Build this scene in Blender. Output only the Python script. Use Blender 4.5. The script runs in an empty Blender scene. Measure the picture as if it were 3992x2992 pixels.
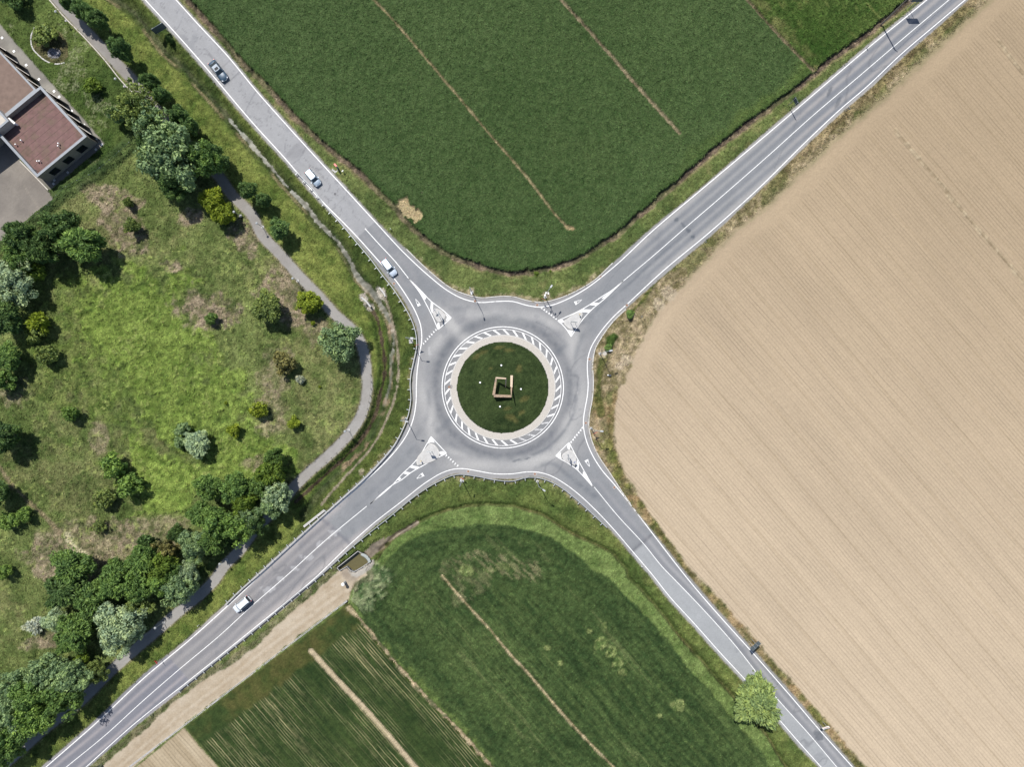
import bpy, bmesh, math, random
import numpy as np
from mathutils import Vector, Matrix

# ------------------------------------------------------------------ camera, world, sun, exposure
SC = bpy.context.scene
COL = SC.collection
ALT = 152.0            # flying height of the drone, metres
MPP = 0.05             # metres on the ground per survey unit
cam_d = bpy.data.cameras.new('camera')
cam = bpy.data.objects.new('camera', cam_d); COL.objects.link(cam)
cam.location = (0, 0, ALT); cam.rotation_euler = (0, 0, 0)
cam_d.sensor_fit = 'HORIZONTAL'; cam_d.sensor_width = 36.0
cam_d.lens = 36.0 * ALT / (3992 * MPP)
cam_d.clip_start = 0.5; cam_d.clip_end = 9000
SC.camera = cam
SUN_EL = math.radians(60.0); SUN_AZ = math.radians(-27.0)      # azimuth from +Y towards +X
sdir = Vector((math.sin(SUN_AZ) * math.cos(SUN_EL), math.cos(SUN_AZ) * math.cos(SUN_EL), math.sin(SUN_EL)))
W = bpy.data.worlds.new('World'); SC.world = W; W.use_nodes = True
nt = W.node_tree; nt.nodes.clear()
wo = nt.nodes.new('ShaderNodeOutputWorld'); bg = nt.nodes.new('ShaderNodeBackground'); sk = nt.nodes.new('ShaderNodeTexSky')
sk.sky_type = 'NISHITA'; sk.sun_disc = False; sk.sun_elevation = SUN_EL; sk.sun_rotation = SUN_AZ
bg.inputs['Strength'].default_value = 0.085
nt.links.new(sk.outputs[0], bg.inputs[0]); nt.links.new(bg.outputs[0], wo.inputs[0])
sl = bpy.data.lights.new('sun', 'SUN'); sl.energy = 4.2; sl.angle = math.radians(0.5); sl.color = (1.0, 0.96, 0.90)
so = bpy.data.objects.new('sun', sl); COL.objects.link(so); so.location = (-60, 120, 200)
so.rotation_euler = sdir.to_track_quat('Z', 'Y').to_euler()
SC.view_settings.view_transform = 'Standard'; SC.view_settings.look = 'None'
SC.view_settings.gamma = 1.0; SC.view_settings.use_curve_mapping = False
SC.view_settings.exposure = 0.62
GAIN = 2.15            # how much brighter than its base colour a sunlit flat surface renders

# ------------------------------------------------------------------ survey coordinates
OX = (0, 1000, 2000, 2992); OY = (0, 750, 1500, 2242)
def T(c, r, *pts):
    return [(OX[c] + x / 2.211, OY[r] + y / 2.211) for x, y in pts]
def Z(ox, oy, s, *pts):
    return [(ox + x / s, oy + y / s) for x, y in pts]
def P(s, z=0.0):
    k = MPP * (1 - z / ALT)
    return Vector(((s[0] - 1996) * k, -(s[1] - 1496) * k, z))
def PL(pts, z=0.0):
    return [tuple(P(p, z)[:2]) for p in pts]
def ext(pts, a=0, b=0):
    pts = list(pts)
    if a:
        d = np.array(pts[0]) - np.array(pts[1]); d = d / np.linalg.norm(d)
        pts = [tuple(np.array(pts[0]) + d * a)] + pts
    if b:
        d = np.array(pts[-1]) - np.array(pts[-2]); d = d / np.linalg.norm(d)
        pts = pts + [tuple(np.array(pts[-1]) + d * b)]
    return pts
def smooth(pts, step=1.0, keep=True):
    """cubic through the points with chord-length tangents, resampled at about `step`"""
    p = [np.array(q, float) for q in pts]
    h = [max(1e-6, float(np.linalg.norm(b - a))) for a, b in zip(p[:-1], p[1:])]
    v = [(b - a) / l for a, b, l in zip(p[:-1], p[1:], h)]
    m = [v[0]] + [(v[i - 1] * h[i] + v[i] * h[i - 1]) / (h[i] + h[i - 1]) for i in range(1, len(p) - 1)] + [v[-1]]
    out = []
    for i in range(len(p) - 1):
        L = h[i]; n = max(1, int(min(L, 60 * step) / step))
        for k in range(n):
            t = k / n; t2 = t * t; t3 = t2 * t
            out.append((2 * t3 - 3 * t2 + 1) * p[i] + (t3 - 2 * t2 + t) * L * m[i] + (3 * t2 - 2 * t3) * p[i + 1] + (t3 - t2) * L * m[i + 1])
    out.append(p[-1])
    return [tuple(q) for q in out]
def resample(pl, step, off=0.0):
    """points (x,y,dx,dy) every step metres along a polyline"""
    out = []; acc = off; s = 0.0
    for a, b in zip(pl[:-1], pl[1:]):
        a = np.array(a[:2]); b = np.array(b[:2]); L = float(np.linalg.norm(b - a))
        if L < 1e-9: continue
        d = (b - a) / L
        while acc <= s + L:
            q = a + d * (acc - s); out.append((q[0], q[1], d[0], d[1])); acc += step
        s += L
    return out
def sub(pl, x0, x1, y0, y1):
    return [p for p in pl if x0 < p[0] < x1 and y0 < p[1] < y1]

# ------------------------------------------------------------------ roads: edge lines, asphalt edges, centre lines (world metres)
EXT = 9000
eN = PL(ext(T(0,0,(1252,0),)[:0] + T(0,0,(1520,0),(1700,200),(1960,480)) + T(1,0,(0,785),(230,1045),(520,1365),(790,1658))
        + T(1,1,(1030,262),(1290,540),(1500,733),(1650,850),(1790,922),(1920,950),(2060,942),(2211,942))
        + T(2,1,(120,975),(230,990),(330,975),(450,930),(600,850),(850,660),(1200,335)) + T(2,0,(1600,1655),(2211,1140))
        + T(3,0,(240,950),(600,640),(900,385),(1250,100),(1370,0)), EXT, EXT))
eE = PL(ext(T(3,0,(1700,0),(1450,212),(1170,450),(830,770),(650,922),(400,1155)) + T(2,1,(2080,0),(1700,340),(1280,690),(1000,950),(850,1090),(740,1225),(670,1345),(645,1430),(640,1520),(648,1658))
        + T(2,2,(640,100),(620,210),(608,290),(608,370),(625,460),(680,600),(760,730),(880,870),(1000,1020),(1190,1270),(1490,1658))
        + T(3,3,(0,820),(200,1050),(430,1320),(730,1658)), EXT, EXT))
eS = PL(ext(T(3,3,(460,1658),(300,1480),(70,1215)) + T(2,3,(1990,895),(1800,690),(1560,420),(1350,190),(1200,0))
        + T(2,2,(1040,1452),(850,1230),(700,1072),(560,942),(440,852),(320,785),(220,757),(120,754),(0,770))
        + T(1,2,(2050,770),(1900,745),(1780,726),(1690,732),(1600,762),(1480,832),(1250,1010),(1000,1205),(810,1375),(520,1655))
        + T(0,3,(2211,445),(1640,905),(1150,1295),(745,1658)), EXT, EXT))
eW = PL(ext(T(0,3,(400,1658),(850,1262),(1250,885),(1640,560),(1930,300)) + T(1,2,(20,1658),(250,1440),(600,1130),(870,890),(1100,680),(1220,545),(1300,425),(1350,300),(1375,150),(1378,0))
        + T(1,1,(1385,1540),(1405,1400),(1425,1250),(1415,1150),(1370,1030),(1290,890),(1200,760),(1060,600),(870,387),(495,0))
        + T(1,0,(250,1370),(0,1095)) + T(0,0,(1689,482),(1397,155),(1255,0)), EXT, EXT))
# asphalt edges run along the lines on the arms and out to the kerbs at the roundabout
aN = PL(ext(T(0,0,(1540,0),(1722,200),(1984,480)) + T(1,0,(22,785),(252,1040),(542,1360),(815,1658))
        + T(1,1,(1055,262),(1290,492),(1500,692),(1700,842),(1850,896),(1930,912),(2080,902),(2211,903))
        + T(2,1,(120,936),(250,950),(400,916),(550,852),(700,762),(860,612),(1180,320)) + T(2,0,(1578,1655),(2190,1125))
        + T(3,0,(222,935),(582,625),(880,370),(1232,86),(1340,0)), EXT, EXT))
aE = PL(ext(T(3,0,(1728,0),(1470,232),(1190,474),(852,792),(670,945),(420,1175)) + T(2,1,(2110,0),(1725,360),(1310,710),(1000,982),(862,1112),(772,1232),(702,1362),(686,1450),(690,1658))
        + T(2,2,(680,130),(656,260),(650,350),(666,450),(720,590),(830,760),(1010,1030),(1200,1262),(1520,1658))
        + T(3,3,(22,808),(222,1036),(452,1305),(752,1658)), EXT, EXT))
aS = PL(ext(T(3,3,(438,1658),(278,1496),(50,1230)) + T(2,3,(1968,910),(1778,705),(1540,436),(1330,205),(1180,14))
        + T(2,2,(1020,1468),(830,1248),(640,1085),(500,965),(420,893),(300,820),(180,797),(0,817))
        + T(1,2,(2000,812),(1800,778),(1700,773),(1600,812),(1480,880),(1260,1045),(1015,1228),(830,1395),(540,1672))
        + T(0,3,(2230,465),(1660,925),(1168,1312),(770,1658)), EXT, EXT))
aW = PL(ext(T(0,3,(380,1640),(832,1244),(1230,868),(1622,544),(1910,285)) + T(1,2,(0,1640),(232,1424),(582,1112),(850,870),(1080,640),(1190,520),(1262,415),(1322,280),(1345,150),(1340,0))
        + T(1,1,(1350,1500),(1388,1330),(1385,1200),(1330,1050),(1250,905),(1170,800),(1030,618),(848,400),(475,15))
        + T(1,0,(230,1385),(-20,1110)) + T(0,0,(1668,500),(1375,172),(1235,15)), EXT, EXT))
eN, eE, eS, eW = [smooth(e, 0.8) for e in (eN, eE, eS, eW)]
aN, aE, aS, aW = [smooth(e, 0.8) for e in (aN, aE, aS, aW)]
ROAD = aN + aE + aS + aW
cNW = smooth(PL(ext(T(0,0,(1388,0)) + T(1,0,(0,940),(380,1370)) + T(1,1,(640,0),(935,312),(1050,440),(1200,602),(1310,742)), EXT, 0)), 0.8)
cNE = smooth(PL(ext(T(3,0,(1560,0),(1250,262),(750,690),(400,988),(0,1348)) + T(2,1,(1840,0),(1480,310),(1200,555),(950,765)), EXT, 0)), 0.8)
cSE = smooth(PL(ext(T(3,3,(595,1658),(365,1385),(100,1090)) + T(2,3,(1880,570),(1350,0)) + T(2,2,(1310,1600),(1130,1380),(900,1130),(700,885)), EXT, 0)), 0.8)
cSW = smooth(PL(ext(T(0,3,(575,1658),(900,1392),(1230,1092),(1540,822),(1900,520),(2180,262)) + T(1,2,(250,1658),(600,1340),(950,1050)), EXT, 0)), 0.8)
RC = P((1960, 1511.5))          # centre of the roundabout
# ------------------------------------------------------------------ object helpers
def link(o, parent=None):
    COL.objects.link(o)
    if parent is not None: o.parent = parent
    return o
def tag(o, label=None, cat=None, group=None, kind=None):
    if label: o['label'] = label
    if cat: o['category'] = cat
    if group: o['group'] = group
    if kind: o['kind'] = kind
    return o
def empty(name, loc=(0, 0, 0), rz=0.0, label=None, cat=None, group=None):
    o = bpy.data.objects.new(name, None); o.empty_display_size = 0.5
    o.location = loc; o.rotation_euler = (0, 0, rz); link(o)
    return tag(o, label, cat, group)
class MB:
    def __init__(s): s.v = []; s.f = []; s.m = []
    def add(s, vs, fs, mi=0):
        n = len(s.v); s.v += [tuple(v) for v in vs]; s.f += [tuple(i + n for i in f) for f in fs]; s.m += [mi] * len(fs); return s
    def box(s, c, d, rz=0.0, mi=0, taper=1.0, rx=0.0):
        hx, hy, hz = d[0] / 2, d[1] / 2, d[2] / 2; R = Matrix.Rotation(rz, 3, 'Z') @ Matrix.Rotation(rx, 3, 'X')
        vs = []
        for z, t in ((-hz, 1.0), (hz, taper)):
            for x, y in ((-hx, -hy), (hx, -hy), (hx, hy), (-hx, hy)):
                vs.append(Vector(c) + R @ Vector((x * t, y * t, z)))
        return s.add(vs, [(3, 2, 1, 0), (4, 5, 6, 7), (0, 1, 5, 4), (1, 2, 6, 5), (2, 3, 7, 6), (3, 0, 4, 7)], mi)
    def tube(s, a, b, r0, r1=None, n=8, mi=0, cap=True):
        a = Vector(a); b = Vector(b); r1 = r0 if r1 is None else r1
        d = (b - a); q = d.to_track_quat('Z', 'Y')
        vs = [a + q @ Vector((r0 * math.cos(2 * math.pi * i / n), r0 * math.sin(2 * math.pi * i / n), 0)) for i in range(n)]
        vs += [b + q @ Vector((r1 * math.cos(2 * math.pi * i / n), r1 * math.sin(2 * math.pi * i / n), 0)) for i in range(n)]
        fs = [(i, (i + 1) % n, n + (i + 1) % n, n + i) for i in range(n)]
        if cap: fs += [tuple(range(n))[::-1], tuple(range(n, 2 * n))]
        return s.add(vs, fs, mi)
    def prism(s, poly, z0, z1, mi=0):
        poly = [tuple(p[:2]) for p in poly]
        ar = sum(a[0] * b[1] - b[0] * a[1] for a, b in zip(poly, poly[1:] + poly[:1]))
        if ar < 0: poly = poly[::-1]
        n = len(poly)
        vs = [(x, y, z0) for x, y in poly] + [(x, y, z1) for x, y in poly]
        fs = [(i, (i + 1) % n, n + (i + 1) % n, n + i) for i in range(n)] + [tuple(range(n, 2 * n)), tuple(range(n))[::-1]]
        return s.add(vs, fs, mi)
    def sheet(s, poly, z, mi=0):
        poly = [tuple(p[:2]) for p in poly]
        ar = sum(a[0] * b[1] - b[0] * a[1] for a, b in zip(poly, poly[1:] + poly[:1]))
        if ar < 0: poly = poly[::-1]
        return s.add([(x, y, z) for x, y in poly], [tuple(range(len(poly)))], mi)
    def strip(s, pl, prof, mi=0, closed=False):
        """sweep a cross-section prof [(offset to the left, z)...] along a polyline"""
        n = len(pl); P_ = [np.array(p[:2], float) for p in pl]; rows = []
        for i in range(n):
            if closed: a = P_[(i - 1) % n]; b = P_[(i + 1) % n]
            else: a = P_[max(0, i - 1)]; b = P_[min(n - 1, i + 1)]
            d = b - a; L = np.linalg.norm(d); d = d / (L if L > 1e-9 else 1); nn = np.array((-d[1], d[0]))
            rows.append([(*(P_[i] + nn * o), z) for o, z in prof])
        k = len(prof); vs = [v for r in rows for v in r]; fs = []
        for i in range(n if closed else n - 1):
            j = (i + 1) % n
            for q in range(k - 1): fs.append((i * k + q + 1, i * k + q, j * k + q, j * k + q + 1))
        return s.add(vs, fs, mi)
    def build(s, name, mat, parent=None, origin=None, smooth=False):
        me = bpy.data.meshes.new(name)
        if origin is not None: vs = [(v[0] - origin[0], v[1] - origin[1], v[2] - origin[2]) for v in s.v]
        else: vs = s.v
        me.from_pydata(vs, [], s.f); me.update()
        for mm in (mat if isinstance(mat, (list, tuple)) else [mat]): me.materials.append(mm)
        if any(s.m): me.polygons.foreach_set('material_index', s.m)
        if smooth: me.polygons.foreach_set('use_smooth', [True] * len(me.polygons))
        o = bpy.data.objects.new(name, me)
        if origin is not None and parent is None: o.location = origin
        return link(o, parent)

def srgb(r, g, b, gain=None):
    f = lambda c: (c / 255 / 12.92 if c <= 10 else ((c / 255 + 0.055) / 1.055) ** 2.4)
    g_ = GAIN if gain is None else gain
    return tuple(min(0.95, f(c) / g_) for c in (r, g, b))
def nnode(t, typ, **kw):
    n = t.nodes.new(typ)
    for k, v in kw.items(): setattr(n, k, v)
    return n
def mat(name, col, rough=0.7, metal=0.0, var=0.12, scale=3.0, bump=0.0, spec=0.3, col2=None, mixs=1.0, thr=0.5, emis=None, coat=0.0):
    """principled material with procedural variation; col2 = second colour mixed in by noise (wear, stains)"""
    m = bpy.data.materials.new(name); m.use_nodes = True; t = m.node_tree; t.nodes.clear()
    out = nnode(t, 'ShaderNodeOutputMaterial'); b = nnode(t, 'ShaderNodeBsdfPrincipled'); t.links.new(b.outputs[0], out.inputs[0])
    tc = nnode(t, 'ShaderNodeTexCoord'); nz = nnode(t, 'ShaderNodeTexNoise'); nz.inputs['Scale'].default_value = scale; nz.inputs['Detail'].default_value = 6
    t.links.new(tc.outputs['Object'], nz.inputs['Vector'])
    mr = nnode(t, 'ShaderNodeMapRange'); mr.inputs[1].default_value = 0.3; mr.inputs[2].default_value = 0.7
    mr.inputs[3].default_value = 1 - var; mr.inputs[4].default_value = 1 + var; t.links.new(nz.outputs[0], mr.inputs[0])
    base = nnode(t, 'ShaderNodeRGB'); base.outputs[0].default_value = (*col, 1); src = base.outputs[0]
    if col2 is not None:
        n2 = nnode(t, 'ShaderNodeTexNoise'); n2.inputs['Scale'].default_value = mixs; n2.inputs['Detail'].default_value = 8; n2.inputs['Roughness'].default_value = 0.7
        t.links.new(tc.outputs['Object'], n2.inputs['Vector'])
        r2 = nnode(t, 'ShaderNodeMapRange'); r2.inputs[1].default_value = thr; r2.inputs[2].default_value = thr + 0.12; t.links.new(n2.outputs[0], r2.inputs[0])
        mx = nnode(t, 'ShaderNodeMix', data_type='RGBA'); mx.inputs[6].default_value = (*col, 1); mx.inputs[7].default_value = (*col2, 1)
        t.links.new(r2.outputs[0], mx.inputs[0]); src = mx.outputs[2]
    mu = nnode(t, 'ShaderNodeVectorMath', operation='MULTIPLY'); t.links.new(src, mu.inputs[0]); t.links.new(mr.outputs[0], mu.inputs[1])
    t.links.new(mu.outputs[0], b.inputs['Base Color'])
    b.inputs['Roughness'].default_value = rough; b.inputs['Metallic'].default_value = metal; b.inputs['Specular IOR Level'].default_value = spec
    if coat: b.inputs['Coat Weight'].default_value = coat; b.inputs['Coat Roughness'].default_value = 0.05
    if emis: b.inputs['Emission Color'].default_value = (*emis[0], 1); b.inputs['Emission Strength'].default_value = emis[1]
    if bump:
        bp = nnode(t, 'ShaderNodeBump'); bp.inputs['Strength'].default_value = bump; bp.inputs['Distance'].default_value = 0.05
        t.links.new(nz.outputs[0], bp.inputs['Height']); t.links.new(bp.outputs[0], b.inputs['Normal'])
    return m

M = {}
M['paint'] = mat('road_paint', (0.60, 0.60, 0.59), 0.6, var=0.12, scale=2.5, col2=(0.32, 0.32, 0.32), mixs=2.6, thr=0.56)
M['paint_worn'] = mat('worn_road_paint', (0.45, 0.45, 0.45), 0.6, var=0.1, scale=2.5, col2=(0.20, 0.20, 0.205), mixs=4.0, thr=0.45)
M['concrete'] = mat('concrete', (0.36, 0.355, 0.345), 0.85, var=0.10, scale=2.0, bump=0.2)
M['kerb'] = mat('kerb_stone', (0.40, 0.39, 0.37), 0.8, var=0.15, scale=3.0)
M['cobble'] = mat('cobble', (0.36, 0.335, 0.30), 0.9, var=0.22, scale=9.0, bump=0.5)
M['galv'] = mat('galvanised_steel', (0.36, 0.375, 0.385), 0.5, metal=0.25, var=0.1, scale=4.0, spec=0.5)
M['darkmetal'] = mat('dark_metal', (0.05, 0.06, 0.07), 0.5, metal=0.3, var=0.1)
M['greymetal'] = mat('grey_metal', (0.24, 0.27, 0.28), 0.5, metal=0.3, var=0.1)
M['boardback'] = mat('board_back', (0.085, 0.11, 0.13), 0.6, metal=0.2, var=0.15, scale=1.5)
M['white'] = mat('white_enamel', (0.75, 0.75, 0.74), 0.4, var=0.05)
M['red'] = mat('red_enamel', (0.62, 0.05, 0.04), 0.45, var=0.1)
M['blue'] = mat('blue_enamel', (0.02, 0.08, 0.35), 0.4, var=0.1)
M['black'] = mat('black_enamel', (0.02, 0.02, 0.02), 0.5, var=0.1)
M['yellow'] = mat('yellow_enamel', (0.6, 0.42, 0.04), 0.5, var=0.1)
M['wood'] = mat('weathered_wood', (0.30, 0.22, 0.15), 0.8, var=0.25, scale=5.0, col2=(0.20, 0.15, 0.13), mixs=1.6, thr=0.5, bump=0.3)
M['woodlight'] = mat('pale_wood', (0.46, 0.36, 0.27), 0.8, var=0.15, scale=5.0)
M['polewood'] = mat('pole_wood', (0.22, 0.19, 0.16), 0.8, var=0.2, scale=4.0)
M['bark'] = mat('bark', (0.10, 0.08, 0.06), 0.9, var=0.3, scale=5.0, bump=0.5)
M['rubber'] = mat('rubber', (0.02, 0.02, 0.02), 0.8, var=0.1)
M['rim'] = mat('wheel_rim', (0.4, 0.41, 0.42), 0.35, metal=0.7, var=0.05)
M['glass'] = mat('car_glass', (0.012, 0.018, 0.022), 0.06, var=0.1, spec=0.8)
M['lamp_red'] = mat('tail_lamp_plastic', (0.55, 0.015, 0.02), 0.25, var=0.1, spec=0.6)
M['lamp_clear'] = mat('headlamp_plastic', (0.7, 0.72, 0.75), 0.15, var=0.05, spec=0.8)
M['roofred'] = mat('red_roof_membrane', srgb(146, 114, 110), 0.9, var=0.14, scale=1.1, col2=srgb(134, 112, 100), mixs=0.5, thr=0.47, bump=0.2)
M['roofseam'] = mat('roof_seam', srgb(122, 98, 92), 0.9, var=.3, scale=1.5)
M['roofbrown'] = mat('brown_roof_membrane', srgb(150, 128, 116), 0.9, var=0.14, scale=1.1, bump=0.2)
M['coping'] = mat('zinc_coping', srgb(166, 172, 180), 0.5, metal=0.1, var=0.07, scale=1.5)
M['wall'] = mat('rendered_wall', (0.29, 0.25, 0.21), 0.9, var=0.12, scale=1.0)
M['wallpale'] = mat('pale_wall', (0.40, 0.37, 0.33), 0.9, var=0.12, scale=1.5)
M['winglass'] = mat('window_glass', (0.01, 0.014, 0.018), 0.12, var=0.1, spec=0.6)
M['rust'] = mat('rusty_iron', (0.20, 0.12, 0.085), 0.8, var=0.25, scale=12.0)
M['iron'] = mat('cast_iron', (0.10, 0.10, 0.105), 0.7, var=0.2, scale=10)
M['bag'] = mat('sandbag', srgb(205, 212, 208), 0.9, var=0.2, scale=4.0, bump=0.5)
M['stone'] = mat('pebble', (0.30, 0.30, 0.31), 0.8, var=0.4, scale=5.0)

# ------------------------------------------------------------------ numpy noise and distance fields
def _hash(xi, yi, seed):
    h = (xi.astype(np.int64) * 374761393 + yi.astype(np.int64) * 668265263 + seed * 974634777) & 0xffffffff
    h = ((h ^ (h >> 13)) * 1274126177) & 0xffffffff
    h = (h ^ (h >> 16)) & 0xffff
    return h.astype(np.float32) / 65535.0
def vn(x, y, seed=0):
    xi = np.floor(x); yi = np.floor(y); fx = (x - xi).astype(np.float32); fy = (y - yi).astype(np.float32)
    fx = fx * fx * (3 - 2 * fx); fy = fy * fy * (3 - 2 * fy)
    a = _hash(xi, yi, seed); b = _hash(xi + 1, yi, seed); c = _hash(xi, yi + 1, seed); d = _hash(xi + 1, yi + 1, seed)
    return (a + (b - a) * fx) * (1 - fy) + (c + (d - c) * fx) * fy
def fbm(x, y, scale, octs=3, seed=0, gain=0.5):
    s = np.zeros_like(x, dtype=np.float32); a = 1.0; t = 0.0
    for o in range(octs):
        s += a * (vn(x / scale + 17.3 * o, y / scale - 9.1 * o, seed + o * 31) - 0.5); t += a; a *= gain; scale = scale * 0.5
    return s / t * 2          # about -1..1
def sstep(x, a, b):
    t = np.clip((x - a) / (b - a), 0, 1); return t * t * (3 - 2 * t)
def dseg(px, py, a, b):
    dx = b[0] - a[0]; dy = b[1] - a[1]; L2 = dx * dx + dy * dy + 1e-12
    t = np.clip(((px - a[0]) * dx + (py - a[1]) * dy) / L2, 0, 1)
    return np.hypot(px - a[0] - t * dx, py - a[1] - t * dy), dx * (py - a[1]) - dy * (px - a[0])
def dline(X, Y, pl, maxd=6.0):
    D = np.full(X.shape, maxd, np.float32); S = np.zeros(X.shape, np.float32)
    for a, b in zip(pl[:-1], pl[1:]):
        m = np.nonzero((X > min(a[0], b[0]) - maxd) & (X < max(a[0], b[0]) + maxd) & (Y > min(a[1], b[1]) - maxd) & (Y < max(a[1], b[1]) + maxd))[0]
        if len(m) == 0: continue
        d, s = dseg(X[m], Y[m], a, b); k = d < D[m]; D[m[k]] = d[k]; S[m[k]] = np.sign(s[k])
    return D, S
def sdpoly(X, Y, poly, maxd=6.0):
    poly = [tuple(p) for p in poly]; q = poly + [poly[0]]
    x0 = min(p[0] for p in poly); x1 = max(p[0] for p in poly); y0 = min(p[1] for p in poly); y1 = max(p[1] for p in poly)
    R = np.full(X.shape, -maxd, np.float32)
    m = np.nonzero((X > x0 - maxd) & (X < x1 + maxd) & (Y > y0 - maxd) & (Y < y1 + maxd))[0]
    if len(m) == 0: return R
    px = X[m]; py = Y[m]; ins = np.zeros(len(m), bool); D = np.full(len(m), maxd, np.float32)
    for a, b in zip(q[:-1], q[1:]):
        if a[1] != b[1]:
            c = ((a[1] > py) != (b[1] > py)) & (px < (b[0] - a[0]) * (py - a[1]) / (b[1] - a[1]) + a[0]); ins ^= c
        k = np.nonzero((px > min(a[0], b[0]) - maxd) & (px < max(a[0], b[0]) + maxd) & (py > min(a[1], b[1]) - maxd) & (py < max(a[1], b[1]) + maxd))[0]
        if len(k):
            d, _ = dseg(px[k], py[k], a, b); D[k] = np.minimum(D[k], d)
    R[m] = np.where(ins, D, -D); return R
# ------------------------------------------------------------------ the ground: one relief sheet out to the horizon
STEP = 0.25
def axis(c, m):        # fine in view, 1 m grid around it, then widening steps to the horizon
    near = np.arange(-c, c + 1e-6, STEP); mid = np.arange(c + .6, m, .9); far_ = m + np.array([0, 4, 12, 30, 70, 150, 320, 650, 1300, 2700])
    pos = np.concatenate([mid, far_]); return np.concatenate([-pos[::-1], near, pos])
xs = axis(105.0, 170.0); ys = axis(80.0, 145.0)
NX, NY = len(xs), len(ys)
GX, GY = np.meshgrid(xs, ys); X = GX.ravel(); Y = GY.ravel(); NV = len(X)
rng = np.random.default_rng(7)
JX = X + rng.uniform(-0.4, 0.4, NV) * STEP; JY = Y + rng.uniform(-0.4, 0.4, NV) * STEP
col = np.zeros((NV, 3), np.float32); H = np.zeros(NV, np.float32); BM = np.full(NV, 0.6, np.float32); CL = np.zeros(NV, np.int8)
n05 = fbm(JX, JY, 0.7, 2, 1); n1 = fbm(JX, JY, 1.6, 3, 2); n4 = fbm(X, Y, 5.0, 3, 3); n12 = fbm(X, Y, 14.0, 3, 4); n40 = fbm(X, Y, 40.0, 2, 5)
nw = fbm(X, Y, 2.2, 3, 6); pix = rng.uniform(-1, 1, NV).astype(np.float32)
def colarr(c): return np.array(srgb(*c), np.float32)
def paint(w, c, noise=None, amp=0.0):
    c = colarr(c) if not isinstance(c, np.ndarray) else c
    k = np.nonzero(w > 0.003)[0]; cc = c if c.ndim == 1 else c[k]
    cc = np.broadcast_to(cc, (len(k), 3))
    if noise is not None: cc = cc * (1 + amp * noise[k])[:, None]
    col[k] = col[k] * (1 - w[k])[:, None] + cc * w[k][:, None]
def mixc(c1, c2, t):
    a, b = colarr(c1), colarr(c2); t = np.clip(t, 0, 1)[:, None]; return a * (1 - t) + b * t
def seth(w, h): H[:] = H * (1 - w) + h * w
D2 = lambda *pts: PL([(x * 1.80474, y * 1.80474) for x, y in pts])
def blob(dx, dy, rx, ry, rot=0.0, rag=0.5):
    c = P((dx * 1.80474, dy * 1.80474)); k = 1.80474 * MPP; r = math.radians(rot)
    u = ((X - c[0]) * math.cos(r) + (Y - c[1]) * math.sin(r)) / (rx * k); v = (-(X - c[0]) * math.sin(r) + (Y - c[1]) * math.cos(r)) / (ry * k)
    return sstep(1 - np.sqrt(u * u + v * v) + rag * nw + 0.3 * rag * n05 + 0.35 * rag * n4, -0.12, 0.22)

# base: rough roadside grass
t = 0.5 + 0.6 * n4 + 0.5 * n1
paint(np.ones(NV, np.float32), mixc((90, 108, 60), (134, 146, 86), t), n05, 0.22)
paint(sstep(n1 + 0.6 * n12 - 0.30, 0, 0.5) * 0.5, (150, 146, 98))
H[:] = 0.06 + 0.07 * n05 + 0.06 * n1 + 0.05

# ---- land west of the road: park meadow, garden, verge
sW = sdpoly(X, Y, PL([(-9000, -9000)]) + [tuple(p[:2]) for p in aW[::-1]] + PL([(-9000, 9000)]), 14.0)
path_c = smooth(PL(ext(T(0,0,(500,0),(600,112),(700,222),(850,382),(1000,540),(1150,695),(1280,850),(1420,1040),(1620,1250),(1780,1400),(1890,1520)) + T(0,1,(1985,0),(2190,225))
     + T(1,1,(30,340),(200,530),(385,740),(560,920),(700,1075),(810,1170),(885,1270),(930,1400),(948,1550),(955,1658)) + T(1,2,(940,150),(900,270),(800,425),(650,585),(450,760),(325,885),(150,1090),(0,1240))
     + T(0,2,(2060,1440),(1930,1570)) + T(0,3,(1870,20),(1500,355),(1290,540),(1040,755),(950,840),(700,1090),(400,1320),(130,1560),(60,1620)), 5000, 5000)), 0.8)
sP = sdpoly(X, Y, PL([(-9000, -4500)]) + path_c + PL([(-9000, 9000)]), 20.0)      # inside = park side of the path
paint(sstep(sW, 0, 0.6) * sstep(-sP, -1, 0.5), mixc((92, 112, 52), (142, 152, 80), 0.5 + 0.8 * n1 + 0.5 * n4), n05, 0.22)
streamc = smooth(PL(ext(T(0,0,(1030,20),(1150,100),(1270,250),(1400,420),(1600,600),(1700,720),(1850,880),(2000,1060),(2200,1285)) + T(1,0,(110,1430),(220,1560))
     + T(1,1,(310,0),(430,130),(550,280),(700,430),(800,590),(880,740),(1000,870),(1060,960),(1125,1060),(1180,1250),(1165,1400),(1150,1658)) + T(1,2,(1085,200),(1000,400),(850,600),(700,750),(560,900),(480,1020),(410,1130)), 5000, 0)), 0.8)
dS_, sS_ = dline(X, Y, streamc, 9.0)
strip = sstep(sW, 0, 0.6) * (sS_ > 0) * (1 - sstep(sP, -1, 0.3)) * (dS_ < 8.9)
paint(strip * 0.85, mixc((66, 84, 42), (104, 118, 60), 0.5 + 0.7 * n1 + 0.4 * n4), n05, 0.2)
w = sstep(sP, -0.2, 0.4)
paint(w, mixc((92, 110, 58), (138, 150, 90), 0.5 + 0.6 * n4 + 0.5 * n1 + .3 * n40), n05, 0.22)
paint(w * sstep(n1 * 0.7 + n12 - 0.05, 0, 0.6) * 0.36, (144, 136, 98), n05, 0.2)
CL[sP > 0.2] = 9; H[sP > 0.5] += 0.05
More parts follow.
